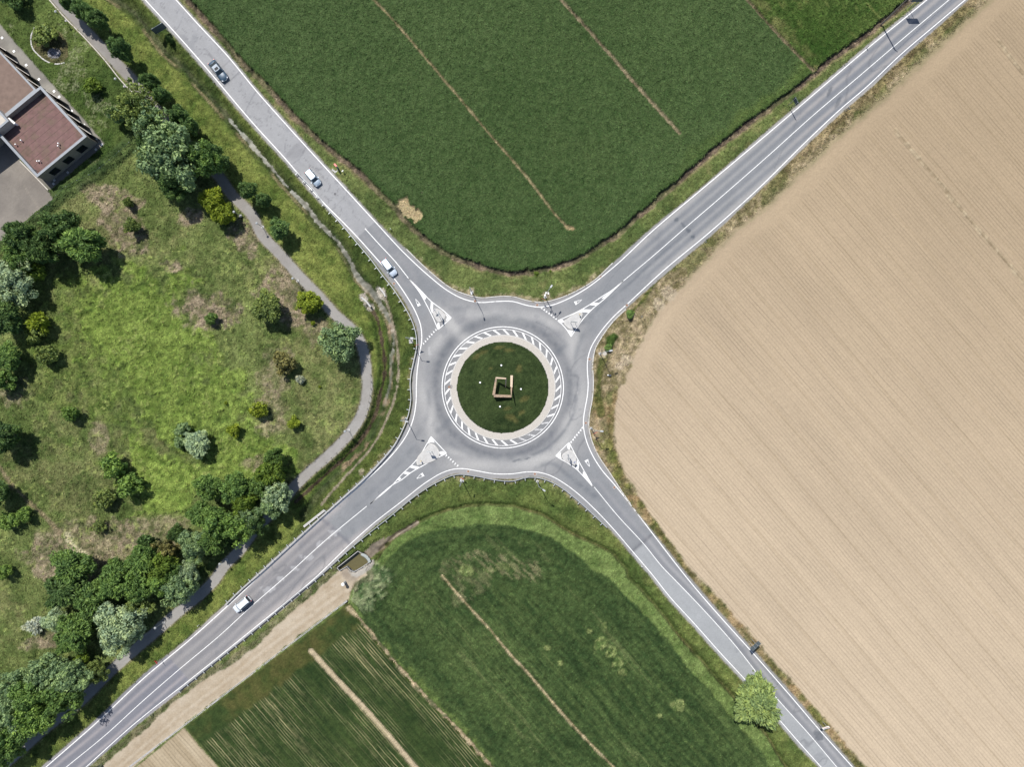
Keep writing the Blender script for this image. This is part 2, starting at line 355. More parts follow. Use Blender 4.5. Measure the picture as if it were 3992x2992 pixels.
lush = np.maximum(blob(330, 720, 165, 130, -30, .6) , np.maximum(blob(430, 900, 175, 110, -35, .6), np.maximum(blob(350, 1040, 90, 80, 0, .6), blob(520, 960, 130, 60, -30, .6)))) * w
fur = fbm(X * .9 + Y * .45, Y * .9 - X * .45, 1.1, 3, 9)
paint(lush * (.84 + .16 * sstep(n12 + .5 * n4, -.4, .4)), mixc((98, 124, 54), (152, 174, 86), 0.55 + 0.9 * fur + 0.3 * n4), n05, 0.28)
H += lush * (0.22 + 0.30 * fur + 0.12 * n05)
paint(blob(280, 760, 230, 170, -30, .8) * 0.45 * w, mixc((104, 128, 54), (140, 160, 80), .5 + n1 + .4 * fur), n05, 0.2)
for a in ((232, 425, 45, 30, 0), (262, 470, 50, 42, 30), (285, 520, 46, 36, 0), (370, 572, 26, 16, 0), (450, 672, 72, 44, -12), (468, 690, 40, 26, 0), (530, 505, 36, 50, 30), (600, 628, 46, 60, 20),
          (415, 468, 30, 18, 0), (200, 1165, 120, 44, 0), (335, 1150, 80, 36, 10), (110, 1205, 60, 40, 0), (180, 1240, 60, 60, 0), (590, 820, 34, 36, 0), (690, 720, 40, 36, 0), (215, 945, 22, 34, 0), (25, 850, 40, 36, 0),
          (130, 1240, 90, 30, -40), (260, 1200, 80, 20, 30), (605, 770, 30, 20, 0), (640, 690, 40, 24, 40), (180, 395, 20, 20, 0), (290, 440, 30, 18, 0), (570, 1000, 36, 20, 0), (120, 1370, 60, 20, 40), (90, 1390, 50, 16, 10), (585, 895, 36, 50, 0)):
    b = blob(*a) * w * (1.0 if a[1] < 720 else .72)
    paint(b * (0.52 + 0.46 * sstep(n05 + .8 * n1, -.4, .4)), mixc((130, 120, 96), (180, 164, 138), 0.5 + 0.7 * n1 + 0.5 * n05), pix, 0.12); H -= b * 0.05
paint(sstep(fbm(X, Y, 6, 3, 21) - 0.32, 0, 0.2) * 0.5 * w * (1 - lush), (70, 88, 44), n05, 0.25)
paint(blob(1000/2.0 - 370, 1165/1.0, 22, 8, -50, .3) * 0, (226, 216, 180))
d_, _ = dline(X, Y, smooth(PL(T(0,2,(-200,500),(-30,660),(70,820),(150,910),(280,1030),(420,1170),(520,1275))), .8), 4.0)
paint(sstep(.5 + .35 * n1 + .2 * n05 - d_, -.1, .3) * .75, (160, 144, 116), pix, .15)
# pale rubble heap at the end of the old footpath
d_, _ = dline(X, Y, PL(T(0,2,(590,1300),(680,1420),(780,1510))), 4.0)
paint(sstep(0.75 + 0.3 * n05 - d_, -0.2, 0.2), (214, 206, 168), pix, 0.2); H += sstep(0.9 - d_, -0.3, 0.4) * 0.5
tf = sstep(vn(JX / .75, JY / .75, 41) * .7 + .35 * fbm(X, Y, 3, 2, 42) - .55, 0, .10) * (sP > .5); paint(tf * .5, (70, 92, 44), n05, .3); H += tf * .16
tf = sstep(vn(JX / .6, JY / .6, 43) * .7 + .3 * fbm(X, Y, 4, 2, 44) - .60, 0, .08) * (sP > .5); paint(tf * .55, (166, 178, 104), n05, .2); H += tf * .1
# garden lawn round the building
gard = sdpoly(X, Y, PL(T(0,0,(-2500,-1500),(430,-60),(575,165),(700,292),(900,512),(1080,732),(1200,1190),(860,1480),(560,1700))) + PL(T(0,1,(0,420),(-2500,1800))), 6.0)
w = sstep(gard, -0.3, 0.5)
paint(w, mixc((70, 92, 44), (112, 130, 70), 0.45 + 0.8 * n4 + 0.4 * n1), n05, 0.25)
fl = sstep(fbm(X, Y, 4.5, 3, 33) + 0.5 * fbm(X, Y, 1.0, 2, 34) - 0.22, 0, 0.25) * w * sstep(pix, -0.4, 0.4)
paint(fl * 0.38, (186, 186, 150)); CL[gard > 0] = 0
# tall grass along the fence between garden and park
d_, _ = dline(X, Y, PL(T(0,0,(1160,1225),(860,1470),(560,1650)) + T(0,1,(430,110),(200,310),(-40,510))), 5.0)
b = sstep(1.9 + 0.8 * n1 - d_, -0.3, 0.6); paint(b * 0.85, mixc((58, 80, 46), (96, 116, 66), 0.5 + n1), n05, 0.3); H += sstep(1.3 - d_, -0.6, 0.6) * (0.5 + 0.3 * n05)

# ---- stream and ditches
b = sstep(1.5 + 0.35 * n1 - dS_, -0.6, 0.9); H -= b * 0.75
paint(sstep(1.35 + 0.6 * n1 - dS_, -0.1, 0.5) * (sW > 0), mixc((60, 76, 42), (98, 110, 62), 0.5 + n1), n05, 0.25)
wid = 0.42 + 0.5 * np.exp(-((X - P((1420,1130))[0]) ** 2 + (Y - P((1420,1130))[1]) ** 2) / 30.0) + 0.22 * n4
low = sstep(Y, -12, 2) * (1 - .8 * sstep(Y, 36, 60))
b = sstep(wid + 0.35 * n1 + 0.22 * n05 - dS_, -0.05, 0.18) * (0.22 + 0.68 * low * sstep(-(X + Y * 0), 20, 26) * 1.0); paint(b, mixc((74, 78, 60), (116, 112, 96), 0.5 + n1 + 0.4 * n05), pix, 0.1)
CL[(b > 0.5) & (sW > 0)] = 13; BM[b > 0.5] = 0.25
bank = sstep(0.28 + 0.15 * n05 - np.abs(dS_ - 0.75), -0.06, 0.1) * (sS_ < 0) * sstep(fbm(X, Y, 5, 2, 55) + 0.1, 0, 0.3)
paint(bank * 0.6 * (Y > 5), (170, 154, 120), pix, 0.25)
# sunken channel beside the footpath
chan = smooth(PL(T(1,1,(980,990),(1040,1110),(1070,1250),(1092,1400),(1082,1658)) + T(1,2,(1062,60),(1020,250),(900,470),(700,680),(480,880),(330,1020))), 0.8)
d_, s_ = dline(X, Y, chan, 5.0)
b = sstep(0.75 + 0.2 * n1 - d_, -0.35, 0.35); H -= b * 0.8; paint(sstep(0.32 + 0.25 * n1 + 0.1 * n05 - d_, -0.05, 0.12), mixc((74, 64, 50), (112, 98, 80), 0.5 + n1), pix, 0.12)
paint(sstep(0.5 - np.abs(d_ - 0.9) + 0.2 * n1, -0.1, 0.3) * 0.55, (70, 92, 44), n05, 0.3)
for a_ in (T(1,1,(1050,835),(1080,865),(1095,900)), T(1,1,(915,915),(945,945),(975,985))):
    d_, _ = dline(X, Y, PL(a_), 4.0); paint(sstep(.62 + .5 * n1 + .35 * n05 - d_, -.1, .12), (208, 200, 184), pix, .12)
# trodden pale strip on the bank
d_, _ = dline(X, Y, smooth(PL(T(1,1,(1100,890),(1150,1050),(1195,1250),(1222,1500)) + T(1,2,(1205,50),(1130,280),(1000,530),(850,705),(650,925),(560,1035))), 0.8), 4.0)
paint(sstep(0.26 + 0.16 * n1 + 0.15 * n05 - d_, -0.06, 0.1) * 0.85, (168, 156, 136), pix, 0.12)
d2_, _ = dline(X, Y, smooth(PL(T(1,1,(1150,1150),(1160,1400),(1150,1658)) + T(1,2,(1060,300),(940,520),(700,760))), 0.8), 4.0)
paint(sstep(0.5 + 0.5 * n1 + 0.2 * n05 - d2_, -0.05, 0.15) * sstep(fbm(X, Y, 2.5, 2, 61), -.1, .3) * .7, (176, 152, 126), pix, 0.2)
# footpath
d_, _ = dline(X, Y, path_c, 4.0)
b = sstep(1.02 + 0.04 * n05 - d_, -0.06, 0.10); low2 = sstep(Y, 55, 20)
pc = mixc((156, 150, 144), (184, 181, 176), 0.35 + 0.5 * sstep(Y, 60, 0) + 0.35 * n1)
paint(sstep(1.35 + 0.25 * n1 - d_, -0.1, 0.25) * 0.6, (150, 138, 112), n05, 0.2)
paint(b, pc, pix, 0.04); seth(b, 0.05); CL[b > 0.5] = 12; BM[b > 0.5] = 0.08

# ---- north fields
NF = [(-2600, -3735)] + T(0,0,(1640,0),(1770,140),(1950,350),(2150,590)) + T(1,0,(40,660),(300,950),(540,1190),(740,1350),(940,1510),(1080,1658)) + T(1,1,(1180,90),(1240,160),(1330,270),(1450,380),(1580,480),(1720,550),(1920,620),(2100,672)) \
   + T(2,1,(0,680),(150,672),(350,630),(540,570),(680,480),(880,360),(1070,190),(1300,-10)) + T(2,0,(1480,1500),(1620,1370),(1820,1200),(2190,925)) + T(3,0,(190,790),(385,625),(590,460),(840,290),(985,165),(1215,-10)) + [(7400, -3250), (2000, -6500)]
nfw = PL(NF); sN = sdpoly(X, Y, nfw, 12.0)
# dry brown ditch that runs round the field edge
sNr = sN + 0.35 * n1 + 0.2 * n05
dit = sstep(sNr, -1.15, -.85) * sstep(-sNr, -0.25, 0.1)
paint(dit * (0.55 + 0.45 * sstep(n4, -.5, .2)), mixc((92, 82, 72), (160, 142, 120), 0.42 + 0.9 * n05 + 0.6 * n1), pix, 0.25); H -= dit * 0.45
paint(sstep(sNr, -1.6, -1.2) * sstep(-sNr, 0.9, 1.2) * 0.4 * sstep(n4, -.2, .3), (186, 160, 128), pix, .2)
w = sstep(sNr, 0.0, 0.25)
crop = fbm(JX * .8 + JY * .6, JY * .8 - JX * .6, 0.62, 2, 70)
paint(w, mixc((64, 88, 48), (94, 116, 70), 0.5 + 0.5 * crop + 0.14 * n12 + 0.2 * n40), pix, 0.14)
paint(w * sstep(fbm(X, Y, 9, 3, 72) - .25, 0, .5) * 0.2, (92, 110, 66), crop, 0.3)
wig = sstep(X, 20, 60) * sstep(3.5 + 2.5 * n4 - sN, 0, 2.5) * w
paint(wig * 0.55, (122, 142, 72), crop, 0.4)
paint(w * sstep(1.0 + n1 - sN, -.3, .6) * .5, (64, 92, 46), crop, .3)
H[:] = H * (1 - w) + w * (0.52 + 0.12 * crop + 0.04 * n4); CL[w > 0.5] = 2
def furrow(pl, wd, c1, c2, depth):
    d_, _ = dline(X, Y, pl, 3.0); b = sstep(wd + 0.10 * n1 + 0.08 * n05 - d_, -0.10, 0.12)
    paint(b * 0.95, mixc(c1, c2, 0.5 + 0.9 * n05 + .5 * n1), pix, 0.2); H[:] = H * (1 - b) + b * depth
furrow(PL(ext(T(1,0,(1010,0),(1200,200),(1500,552),(1750,850),(2000,1150),(2200,1380)) + T(2,0,(110,1520)) + T(2,1,(215,0),(350,180),(480,322)), 4000, 0)), 0.22, (128, 116, 86), (184, 170, 132), 0.16)
furrow(PL(T(2,1,(460,300),(515,318))), 0.35, (170, 150, 110), (188, 168, 130), 0.12)
f2 = PL(ext(T(2,0,(410,0),(700,322),(1000,672),(1250,952),(1430,1152)), 4000, 0)); furrow(f2, 0.31, (126, 114, 92), (182, 168, 136), 0.16)
f3 = PL(ext(T(2,0,(2010,0),(2205,225)) + T(3,0,(180,400),(300,525),(385,610)), 4000, 0))
neA = sdpoly(X, Y, f3 + PL([(3300, 320), (7400, -3100), (5000, -6000)]), 10.0)
wn = sstep(neA + 0.3 * n1, -0.1, 0.2) * w
paint(wn, mixc((64, 90, 40), (104, 124, 64), 0.42 + 0.6 * n4 + 0.5 * crop), pix, 0.14)
stn = fbm((X * .657 - Y * .754), (X * .754 + Y * .657) * 8, 6.0, 3, 75)
paint(wn * sstep(stn + .5 * n1 - .30, 0, .35) * 0.55, (142, 150, 88), n05, .2)
paint(wn * sstep(2.6 + n1 - neA, -.4, 1.2) * .55 * sstep(n1, -.4, .4), (150, 146, 96), n05, .25)
paint(wn * sstep(fbm(X, Y, 11, 2, 76) - .1, 0, .5) * 0.5, (52, 84, 30), n05, .2)
CL[wn > 0.5] = 3
furrow(f3, 0.28, (110, 98, 80), (158, 144, 116), 0.12)
sp = sdpoly(X, Y, PL(T(1,1,(1185,105),(1235,75),(1290,45),(1350,120),(1435,205),(1420,240),(1385,268),(1330,225),(1260,180))), 3.0)
b = sstep(sp + 0.5 * n05 + 0.2 * n1, -0.1, 0.15); paint(b, (206, 188, 146), pix, 0.10); H[:] = H * (1 - b) + b * 0.04
paint(sstep(sp + .5 * n05, -1.0, -.2) * (1 - b) * w * .5, (60, 84, 44))

# ---- ploughed field to the east
PF = [(7700, -3250)] + T(3,0,(1925,-10),(1500,385),(1250,622),(1000,852),(700,1092),(350,1432)) + T(2,1,(2150,160),(1900,335),(1550,722),(1400,872),(1200,1102),(1060,1400),(960,1658)) + T(2,2,(930,0),(885,230),(880,480),(920,640),(1000,830),(1150,1050),(1350,1330),(1590,1658)) \
   + T(2,3,(1800,212),(2050,502)) + T(3,3,(0,685),(260,962),(450,1185),(560,1300),(800,1600),(860,1665)) + [(6680, 6740), (9500, 6740), (9500, -3250)]
pfw = PL(PF); sF = sdpoly(X, Y, pfw, 14.0)
# dry verge beside it
eastv = sdpoly(X, Y, [tuple(p) for p in aE] + [pfw[-4], *pfw[-5:0:-1]] if False else [tuple(p) for p in aE] + [(235, -263)] + PL(PF[1:-3])[::-1] + [(287, 237)], 4.0)
w = sstep(eastv, -0.3, 0.2)
paint(w, mixc((128, 120, 84), (196, 178, 144), 0.45 + 0.7 * n4 + 0.8 * n05 + .4 * n1), pix, 0.12)
gv = sstep(fbm(X, Y, 4.0, 3, 80) + 0.25 * n05 - 0.02, 0, 0.25); paint(w * gv * 0.75, mixc((78, 92, 48), (132, 134, 78), 0.5 + n05), pix, 0.12)
ns = sstep(X, 45, 60) * sstep(Y, 20, 40)            # dark mown strip along the north-east arm
dE_, _ = dline(X, Y, aE, 6.0)
paint(w * ns * sstep(1.7 + .6 * n1 - dE_, -.2, .5) * 0.6, mixc((116, 100, 72), (170, 152, 110), .5 + n05 + .5 * n1), pix, .2)
paint(w * ns * sstep(dE_ - 2.3 + .5 * n1, 0, .8) * 0.65, (154, 152, 108), n05, .2)
paint(sstep(.7 + .9 * n1 + .5 * n4 - np.abs(sF + .9), -.1, .5) * w * sstep(-Y, 0, 4) * .7, mixc((96, 96, 54), (156, 138, 92), .5 + n05 + .5 * n1), pix, .15)
paint(sstep(n4 + .6 * n1 - .1, 0, .4) * w * sstep(-Y, 0, 4) * .6, mixc((176, 146, 108), (206, 178, 140), .5 + n05), pix, .1)
H += w * 0.05 * n05
b = sdpoly(X, Y, PL(T(2,1,(800,1250),(870,1210),(905,1240),(840,1360),(800,1360))), 3.0); paint(sstep(b + .3 * n1, -.1, .3), (74, 96, 44), n05, .25); H += sstep(b, -.1, .4) * .5
d_, _ = dline(X, Y, PL(T(2,1,(740,1560),(760,1480),(790,1400)) + T(2,2,(740,0),(730,100),(750,250))), 4.0); b = sstep(.8 + .6 * n1 - d_, -.1, .4)
paint(b * .8, mixc((70, 88, 38), (126, 124, 66), .5 + n05), pix, .15); H += b * (.25 + .2 * n05)
d_, _ = dline(X, Y, PL(T(2,1,(1000,1060),(1060,990),(1120,930),(1200,800),(1330,680),(1560,480),(1700,380))), 4.0); b = sstep(.42 + .3 * n1 - d_, -.1, .3)
paint(b * .9, mixc((66, 86, 38), (120, 120, 64), .5 + n05), pix, .15); H += b * (.2 + .2 * n05)
for (c_, r_, x_, y_, rr) in ((2,2,800,520,1.3), (2,2,850,620,1.4), (2,2,900,760,1.2), (2,2,1000,880,1.0), (2,2,1110,1030,.9), (2,2,1240,1200,.8), (2,2,1330,1320,.8), (3,3,430,1220,1.6), (3,3,470,1290,1.4), (3,3,380,1160,1.2), (3,3,300,1060,1.0)):
    q = PL(T(c_, r_, (x_, y_)))[0]; b = sstep(rr * (1 + .6 * n1 + .4 * n05) - np.hypot(X - q[0], Y - q[1]), -.2, .5) * w
    paint(b * .7, mixc((84, 104, 46), (136, 138, 72), .5 + n05), pix, .15); H += b * (.15 + .2 * n05)
wd3 = .35 + .9 * sstep(Y, 5, 30); w = sstep(sF + 0.4 * n1 + .25 * n05 + .3, -wd3 + .2, wd3 + .1)
U = X * .657 - Y * .754; V = X * .754 + Y * .657
r1 = fbm(U / 14, V, 0.55, 2, 90); r2 = fbm(U / 30, V, 2.6, 3, 91); r3 = np.cos(2 * np.pi * (V + .1 * fbm(U, V, 12, 2, 94)) / 0.72)
hd = sstep(4.6 + .8 * n12 - sF, 0, 2.0) * sstep(Y - 0.15 * X, -8, 4)
ROWS = (1 - hd).astype(np.float32)
r1 = r1 * (1 - hd) + .45 * fbm(sF, (X - Y) / 12, 0.5, 2, 92) * hd; r3 = r3 * 0; r2 = r2 * (1 - hd) + .6 * fbm(sF, (X - Y) / 20, 1.8, 2, 93) * hd
tone = sstep(-Y * .8 - X * .25 + 30, -40, 75)  # slow soil drift, with sun hot spot and lens falloff painted into the colour
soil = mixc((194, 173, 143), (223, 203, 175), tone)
rel = 0.045 * r1 + 0.06 * r2 + .03 * fbm(U / 60, V, 9, 2, 96)
k = w > 0.003
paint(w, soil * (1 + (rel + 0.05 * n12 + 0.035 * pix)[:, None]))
tram = sstep(np.cos(2 * np.pi * (V + 1.2) / 6.1) - 0.965, 0, 0.02) * (1 - hd); paint(w * tram * 0.22, (176, 156, 124), pix, 0.06)
dots = sstep(vn(JX * 2.2, JY * 2.2, 95) - .955, 0, .03) * (1 - hd) * sstep(r3, 0.2, .8); paint(w * dots * 0.35, (122, 122, 86))
H[:] = H * (1 - w) + w * (0.10 + 0.030 * r3 * (1 - hd) + 0.05 * r1 + 0.02 * n05); CL[w > 0.5] = 6; BM[w > .5] = .35
for pl in (T(3,0,(1100,1130),(1250,1310),(1400,1480),(1560,1665)) + T(3,1,(1560,0)) [:0], T(3,1,(1540,0),(1730,230),(1950,480),(2205,775)), T(3,0,(1990,360),(2110,520),(2205,650))):
    d_, s_ = dline(X, Y, PL(pl), 3.0)
    b = sstep(0.42 + .2 * n05 - d_, -.1, .2); paint(b * .8, mixc((156, 138, 110), (214, 196, 164), .5 + .9 * n05), pix, .12); H += b * .10 * (1 + n05)

# ---- south fields
far1 = lambda p: (p[0] + 3300, p[1] + 3750)
LB = T(1,3,(790,232),(815,130),(870,60),(930,0)) + T(1,2,(1020,1560),(1085,1440),(1200,1320),(1350,1225),(1500,1140),(1650,1090),(1800,1055),(2000,1040),(2211,1055)) + T(2,2,(100,1085),(250,1130),(380,1210),(500,1290),(700,1380),(850,1455),(980,1600)) + T(2,3,(980,20),(1110,140),(1270,330),(1430,540),(1640,770),(1860,1020),(2180,1390)) + [(3060, 2992), far1((3060, 2992)), far1((1914, 2992))] + T(1,3,(2020,1658),(1800,1400),(1490,1080),(1190,750),(930,430))
sL = sdpoly(X, Y, PL(LB), 8.0)
dit = sstep(sL + .25 * n1, -0.75, -0.4) * sstep(-sL - .25 * n1, -.3, 0); H -= dit * .5
paint(dit * (X > -41) * (.45 + .5 * sstep(n4, -.3, .3)), mixc((72, 78, 46), (128, 112, 84), .4 + n1 + .5 * n05), pix, .15)
south = sstep(sL, -6, -4.5) * sstep(-sL, 0, .4) * sstep(-Y, 14, 18)
paint(south * .6, mixc((80, 100, 48), (120, 132, 68), .5 + n4 + .5 * n1), n05, .25)
paint(sstep(1.6 + n1 + sL, 0, 1) * sstep(-sL, .3, .5) * south * .6, (70, 90, 42), n05, .25)
w = sstep(sL + .25 * n1, -.05, .25)
swl = fbm(X, Y, 3.2, 3, 100)
paint(w, mixc((88, 112, 58), (134, 154, 90), 0.55 + 0.4 * n1 + 0.5 * swl + .3 * n05), pix, 0.10)
H[:] = H * (1 - w) + w * (0.45 + .12 * n1 + .1 * n05); CL[w > .5] = 4
WA = T(1,3,(800,262),(860,330)) [:0] + T(1,3,(860,250),(950,110),(1000,0)) + T(1,2,(1100,1560),(1180,1440),(1350,1310),(1500,1255),(1700,1215),(1900,1195),(2211,1210)) + T(2,2,(130,1250),(300,1300),(500,1425),(700,1600)) + T(2,3,(800,10),(1050,240),(1250,450),(1490,770),(1690,980),(1880,1220),(2180,1560)) + [(3000, 3000), far1((3000, 3000)), far1((1914, 2992))] + T(1,3,(2020,1658),(1800,1400),(1490,1080),(1190,750),(930,430))
sA = sdpoly(X, Y, PL(WA), 12.0)
U = X * .66 - Y * .75; V = X * .75 + Y * .66
rw = fbm(U / 10, V, 0.5, 2, 101); rb = fbm(U / 14, V, 3.0, 3, 102)
hA = sstep(13 - sA, 0, 5) * sstep(-X, -30, -8); rwa = rw * (1 - hA) + hA * .6 * fbm(sA + .8 * n4, U / 5, .6, 2, 105)
w = sstep(sA + .5 * n1 + .2 * n05, -.1, .35)
paint(w * .95, mixc((50, 72, 40), (88, 108, 62), 0.45 + 0.65 * rwa + 0.3 * rb + 0.35 * n05 + .25 * n12), pix, 0.12); H += w * .15
pale = sstep(rw + .9 * rb + .5 * fbm(X, Y, 12, 2, 103) + .25 * n05 - .72, 0, .2) * w * sstep(sA - 1.5, 0, 1)
paint(pale * .18, (146, 148, 104), pix, .1); ROW4 = w * sstep(sA - 1, 0, 2) * (1 - hA) * (.12 + .55 * sstep(rb + .6 * n12 + .3 * rw, -.1, .6))
stmp = np.zeros(NV, np.float32)
for (dx, dy, rx, ry, ro, k_) in ((1090, 1220, 90, 26, -12, .42), (1010, 1245, 60, 40, -30, .2), (1000, 1290, 26, 18, 0, .2)):
    b = blob(dx, dy, rx, ry, ro, .5) * w; paint(b * k_ * sstep(fbm(X * .7 - Y * .7, (X * .7 + Y * .7) * 5, 1.6, 2, 104), -.2, .3), (176, 166, 128), pix, .15)
for (dx, dy, rx, ry, ro) in ((1295, 1385, 14, 22, -30), (1318, 1410, 14, 12, 0), (1335, 1432, 12, 14, 0), (1345, 1450, 10, 8, 0), (1272, 1362, 8, 6, 0), (1457, 1523, 13, 12, 0), (1305, 1352, 7, 8, 0), (1182, 1398, 7, 6, 0), (1422, 1482, 6, 6, 0), (1420, 1544, 7, 5, 0), (1010, 1230, 14, 12, 0), (1075, 1225, 40, 10, 0), (1210, 1430, 6, 5, 0)):
    b = blob(dx, dy, rx, ry, ro, .7) * w; big = rx < 20
    paint(b * (.62 if big else .22), mixc((104, 128, 70), (168, 178, 114), .5 + 1.1 * n05 + .6 * pix * .5), pix, .15); H += b * .15
paint(sstep(1.6 + n1 + .6 * n05 - np.abs(dline(X, Y, PL(T(1,3,(1010,560),(1180,740),(1400,960),(1700,1290),(2000,1640))), 4.0)[0]), 0, .9) * .45 * w, (126, 146, 78), n05, .3)
# rank weeds at the corner by the basin
wd_ = np.maximum(blob(805, 1250, 44, 36, 0, .6), blob(790, 1285, 22, 40, 0, .6)) * sstep(sL + .5, 0, .4)
paint(wd_ * .85, mixc((78, 104, 66), (162, 172, 128), .5 + 1.0 * n05 + .5 * n1), pix, .15); H += wd_ * (.3 + .4 * n05)
furrow(smooth(PL(ext(T(1,3,(1600,0),(1750,180),(2000,452),(2200,695)) + T(2,3,(120,830),(250,985),(500,1275),(870,1658)), 0, 4000)), 1.0), 0.23, (172, 156, 120), (212, 196, 160), 0.25)
# second wheat field with thin rows
WB = T(1,3,(782,255),(400,538),(0,836)) + T(0,3,(2190,852),(1600,1305),(1760,1500),(1905,1668)) + [far1((862, 2997)), far1((1905, 2992))] + T(1,3,(2000,1658),(1780,1405),(1475,1090),(1175,765),(910,435))
sB = sdpoly(X, Y, PL(WB), 12.0); dT, _ = dline(X, Y, PL(T(1,3,(782,255),(400,538),(0,836)) + T(0,3,(2190,860),(1600,1305))), 12.0)
w = sstep(sB + .2 * n1, -.1, .2)
hd = sstep(5.0 + .6 * n1 - dT, -.3, .8)
paint(w, mixc((46, 66, 34), (76, 94, 50), .45 + .5 * rw * (1 - hd) + .4 * n4 + .3 * n05), pix, .10)
cl = sstep(fbm(U / 9, V, 4.5, 3, 110) + .28 * fbm(X, Y, 9, 2, 112), -.25, .55)
ln = sstep(.5 * vn(U / 1.8, V / .3, 111) + .8 * vn(U / 16, V / .36, 113) + .12 * n05 - .72, 0, .35)
ROW5 = w * cl * (1 - hd) * (.35 + .65 * sstep(rw + .5 * n4, -.5, .5)); paint(w * cl * ln * (1 - hd) * .25, (172, 162, 120), pix, .1)
paint(w * hd * sstep(n12 + .4 * n1, -.3, .4) * .55, mixc((96, 98, 50), (120, 112, 66), .5 + n1), pix, .12)
H[:] = H * (1 - w) + w * (.32 + .08 * n05 + .05 * rw); CL[w > .5] = 5
d_, _ = dline(X, Y, smooth(PL(ext(T(1,3,(470,652),(700,905),(900,1115),(1140,1385),(1370,1658)), 0, 4000)), 1.0), 4.0)
b = sstep(.50 + .08 * n05 - d_, -.06, .1); paint(b, (212, 194, 162), pix, .07); H[:] = H * (1 - b) + b * .1
bb = smooth(PL(ext(T(1,3,(800,285),(930,425),(1190,745),(1490,1078),(1800,1398),(2030,1658)), 0, 4000)), 1.0)
d_, _ = dline(X, Y, bb, 4.0); b = sstep(.40 + .22 * n1 + .15 * n05 - d_, -.06, .12)
paint(b, mixc((170, 152, 120), (206, 190, 156), .5 + .5 * n05), pix, .1); H[:] = H * (1 - b) + b * .12
tuft = sstep(vn(JX * 1.3, JY * 1.3, 115) - .62, 0, .1) * sstep(.5 - d_, -.1, .1); paint(tuft * .7, (84, 100, 60)); H += tuft * .2
# pale bare field
BF = T(0,3,(1588,1322),(1745,1500),(1890,1668)) + [far1((855, 2997)), (-3300, 6300)] + T(0,3,(1175,1658))
sC = sdpoly(X, Y, PL(BF), 6.0); w = sstep(sC + .15 * n1, -.1, .15)
paint(w, mixc((176, 158, 128), (214, 197, 168), .55 + .5 * fbm(U / 10, V, .6, 2, 120) + .4 * fbm(U / 20, V, 1.8, 2, 121)), pix, .07)
paint(w * sstep(fbm(U / 6, V, .8, 2, 122) + .6 * n4 - .5, 0, .3) * .5, (120, 126, 84)); CL[w > .5] = 7; seth(w, .1 + .03 * rw); BM[w > .5] = .35
# dirt track
DT = T(1,3,(785,222),(0,815)) + T(0,3,(2200,832),(1595,1285),(1160,1658)) + [(-3300, 6250), (-3500, 6000)] + T(0,3,(900,1625),(1290,1300),(1490,1100),(1790,885),(2010,765),(2211,610)) + T(1,3,(300,320),(500,150),(620,40)) + T(1,2,(700,1600),(800,1560),(900,1560),(960,1640)) + T(1,3,(860,60),(818,150))
sT = sdpoly(X, Y, PL(DT), 5.0); w = sstep(sT + .35 * n1 + .15 * n05, -.15, .25)
chl = PL(T(1,3,(785,222),(0,818)) + T(0,3,(2205,832),(1600,1288),(1165,1658)) + [(-3300, 6250)])
dC, _ = dline(X, Y, chl, 8.0)
trk = .5 * np.exp(-((dC - 1.2) / .35) ** 2) + .5 * np.exp(-((dC - 2.9) / .35) ** 2)
paint(w, mixc((192, 174, 148), (222, 208, 186), .5 + .4 * n4 + .3 * n05 + .35 * fbm(dC, U / 12, .5, 2, 130) - .5 * trk), pix, .06)
CL[w > .5] = 8; seth(w, .05 + .03 * n05); BM[w > .5] = .4
paint(sstep(.9 - np.abs(sT + .5) + .6 * n1, 0, .6) * (1 - w) * .5 * (dC > 2.5), mixc((92, 84, 70), (160, 146, 126), .5 + n05 + n1), pix, .2)
d_ = np.hypot(X - P((1362, 2232))[0], Y - P((1362, 2232))[1]); paint(sstep(2.2 + n1 - d_, 0, 1) * .6, (160, 148, 136), n05, .3)
# muddy outflow above the basin
d_, _ = dline(X, Y, PL(T(1,2,(960,1470),(1040,1400),(1120,1350),(1240,1280),(1380,1200))), 4.0)
b = sstep(np.where(X > P((1500,0))[0], .45, 1.0) + .3 * n1 - d_, -.1, .2); paint(b, mixc((112, 102, 88), (160, 146, 124), .5 + n05), pix, .12)
b2 = sstep(1.3 - d_, -.4, .4); H -= b2 * .35; CL[b > .5] = 13

# yard paving and entrance path
for poly, c1, c2 in ((T(0,0,(-2500,-2600),(-300,-130),(0,205),(150,385),(450,720),(700,1000),(905,1240),(850,1292),(735,1180),(350,745),(0,430),(-2500,-2300)), (140, 136, 130), (182, 178, 168)),
                     (T(0,0,(-2500,300),(0,1000),(180,1385),(330,1530),(425,1655)) + T(0,1,(470,62),(330,162),(150,322),(0,440),(-2500,2300)), (138, 131, 124), (168, 160, 150)),
                     (T(0,0,(735,1180),(860,1290),(800,1335),(560,1540),(430,1640),(310,1530)), (128, 124, 116), (150, 146, 138))):
    s_ = sdpoly(X, Y, PL(poly), 3.0); w = sstep(s_ + .05 * n05, -.05, .1)
    paint(w, mixc(c1, c2, .5 + .6 * n4 + .4 * n1), pix, .05); seth(w, .04); CL[w > .5] = 11; BM[w > .5] = .1
w = sstep(.07 - dline(X, Y, PL(T(0,1,(205,-60),(340,150))), 2.0)[0], -.05, .1); paint(w * .6, (186, 176, 160))
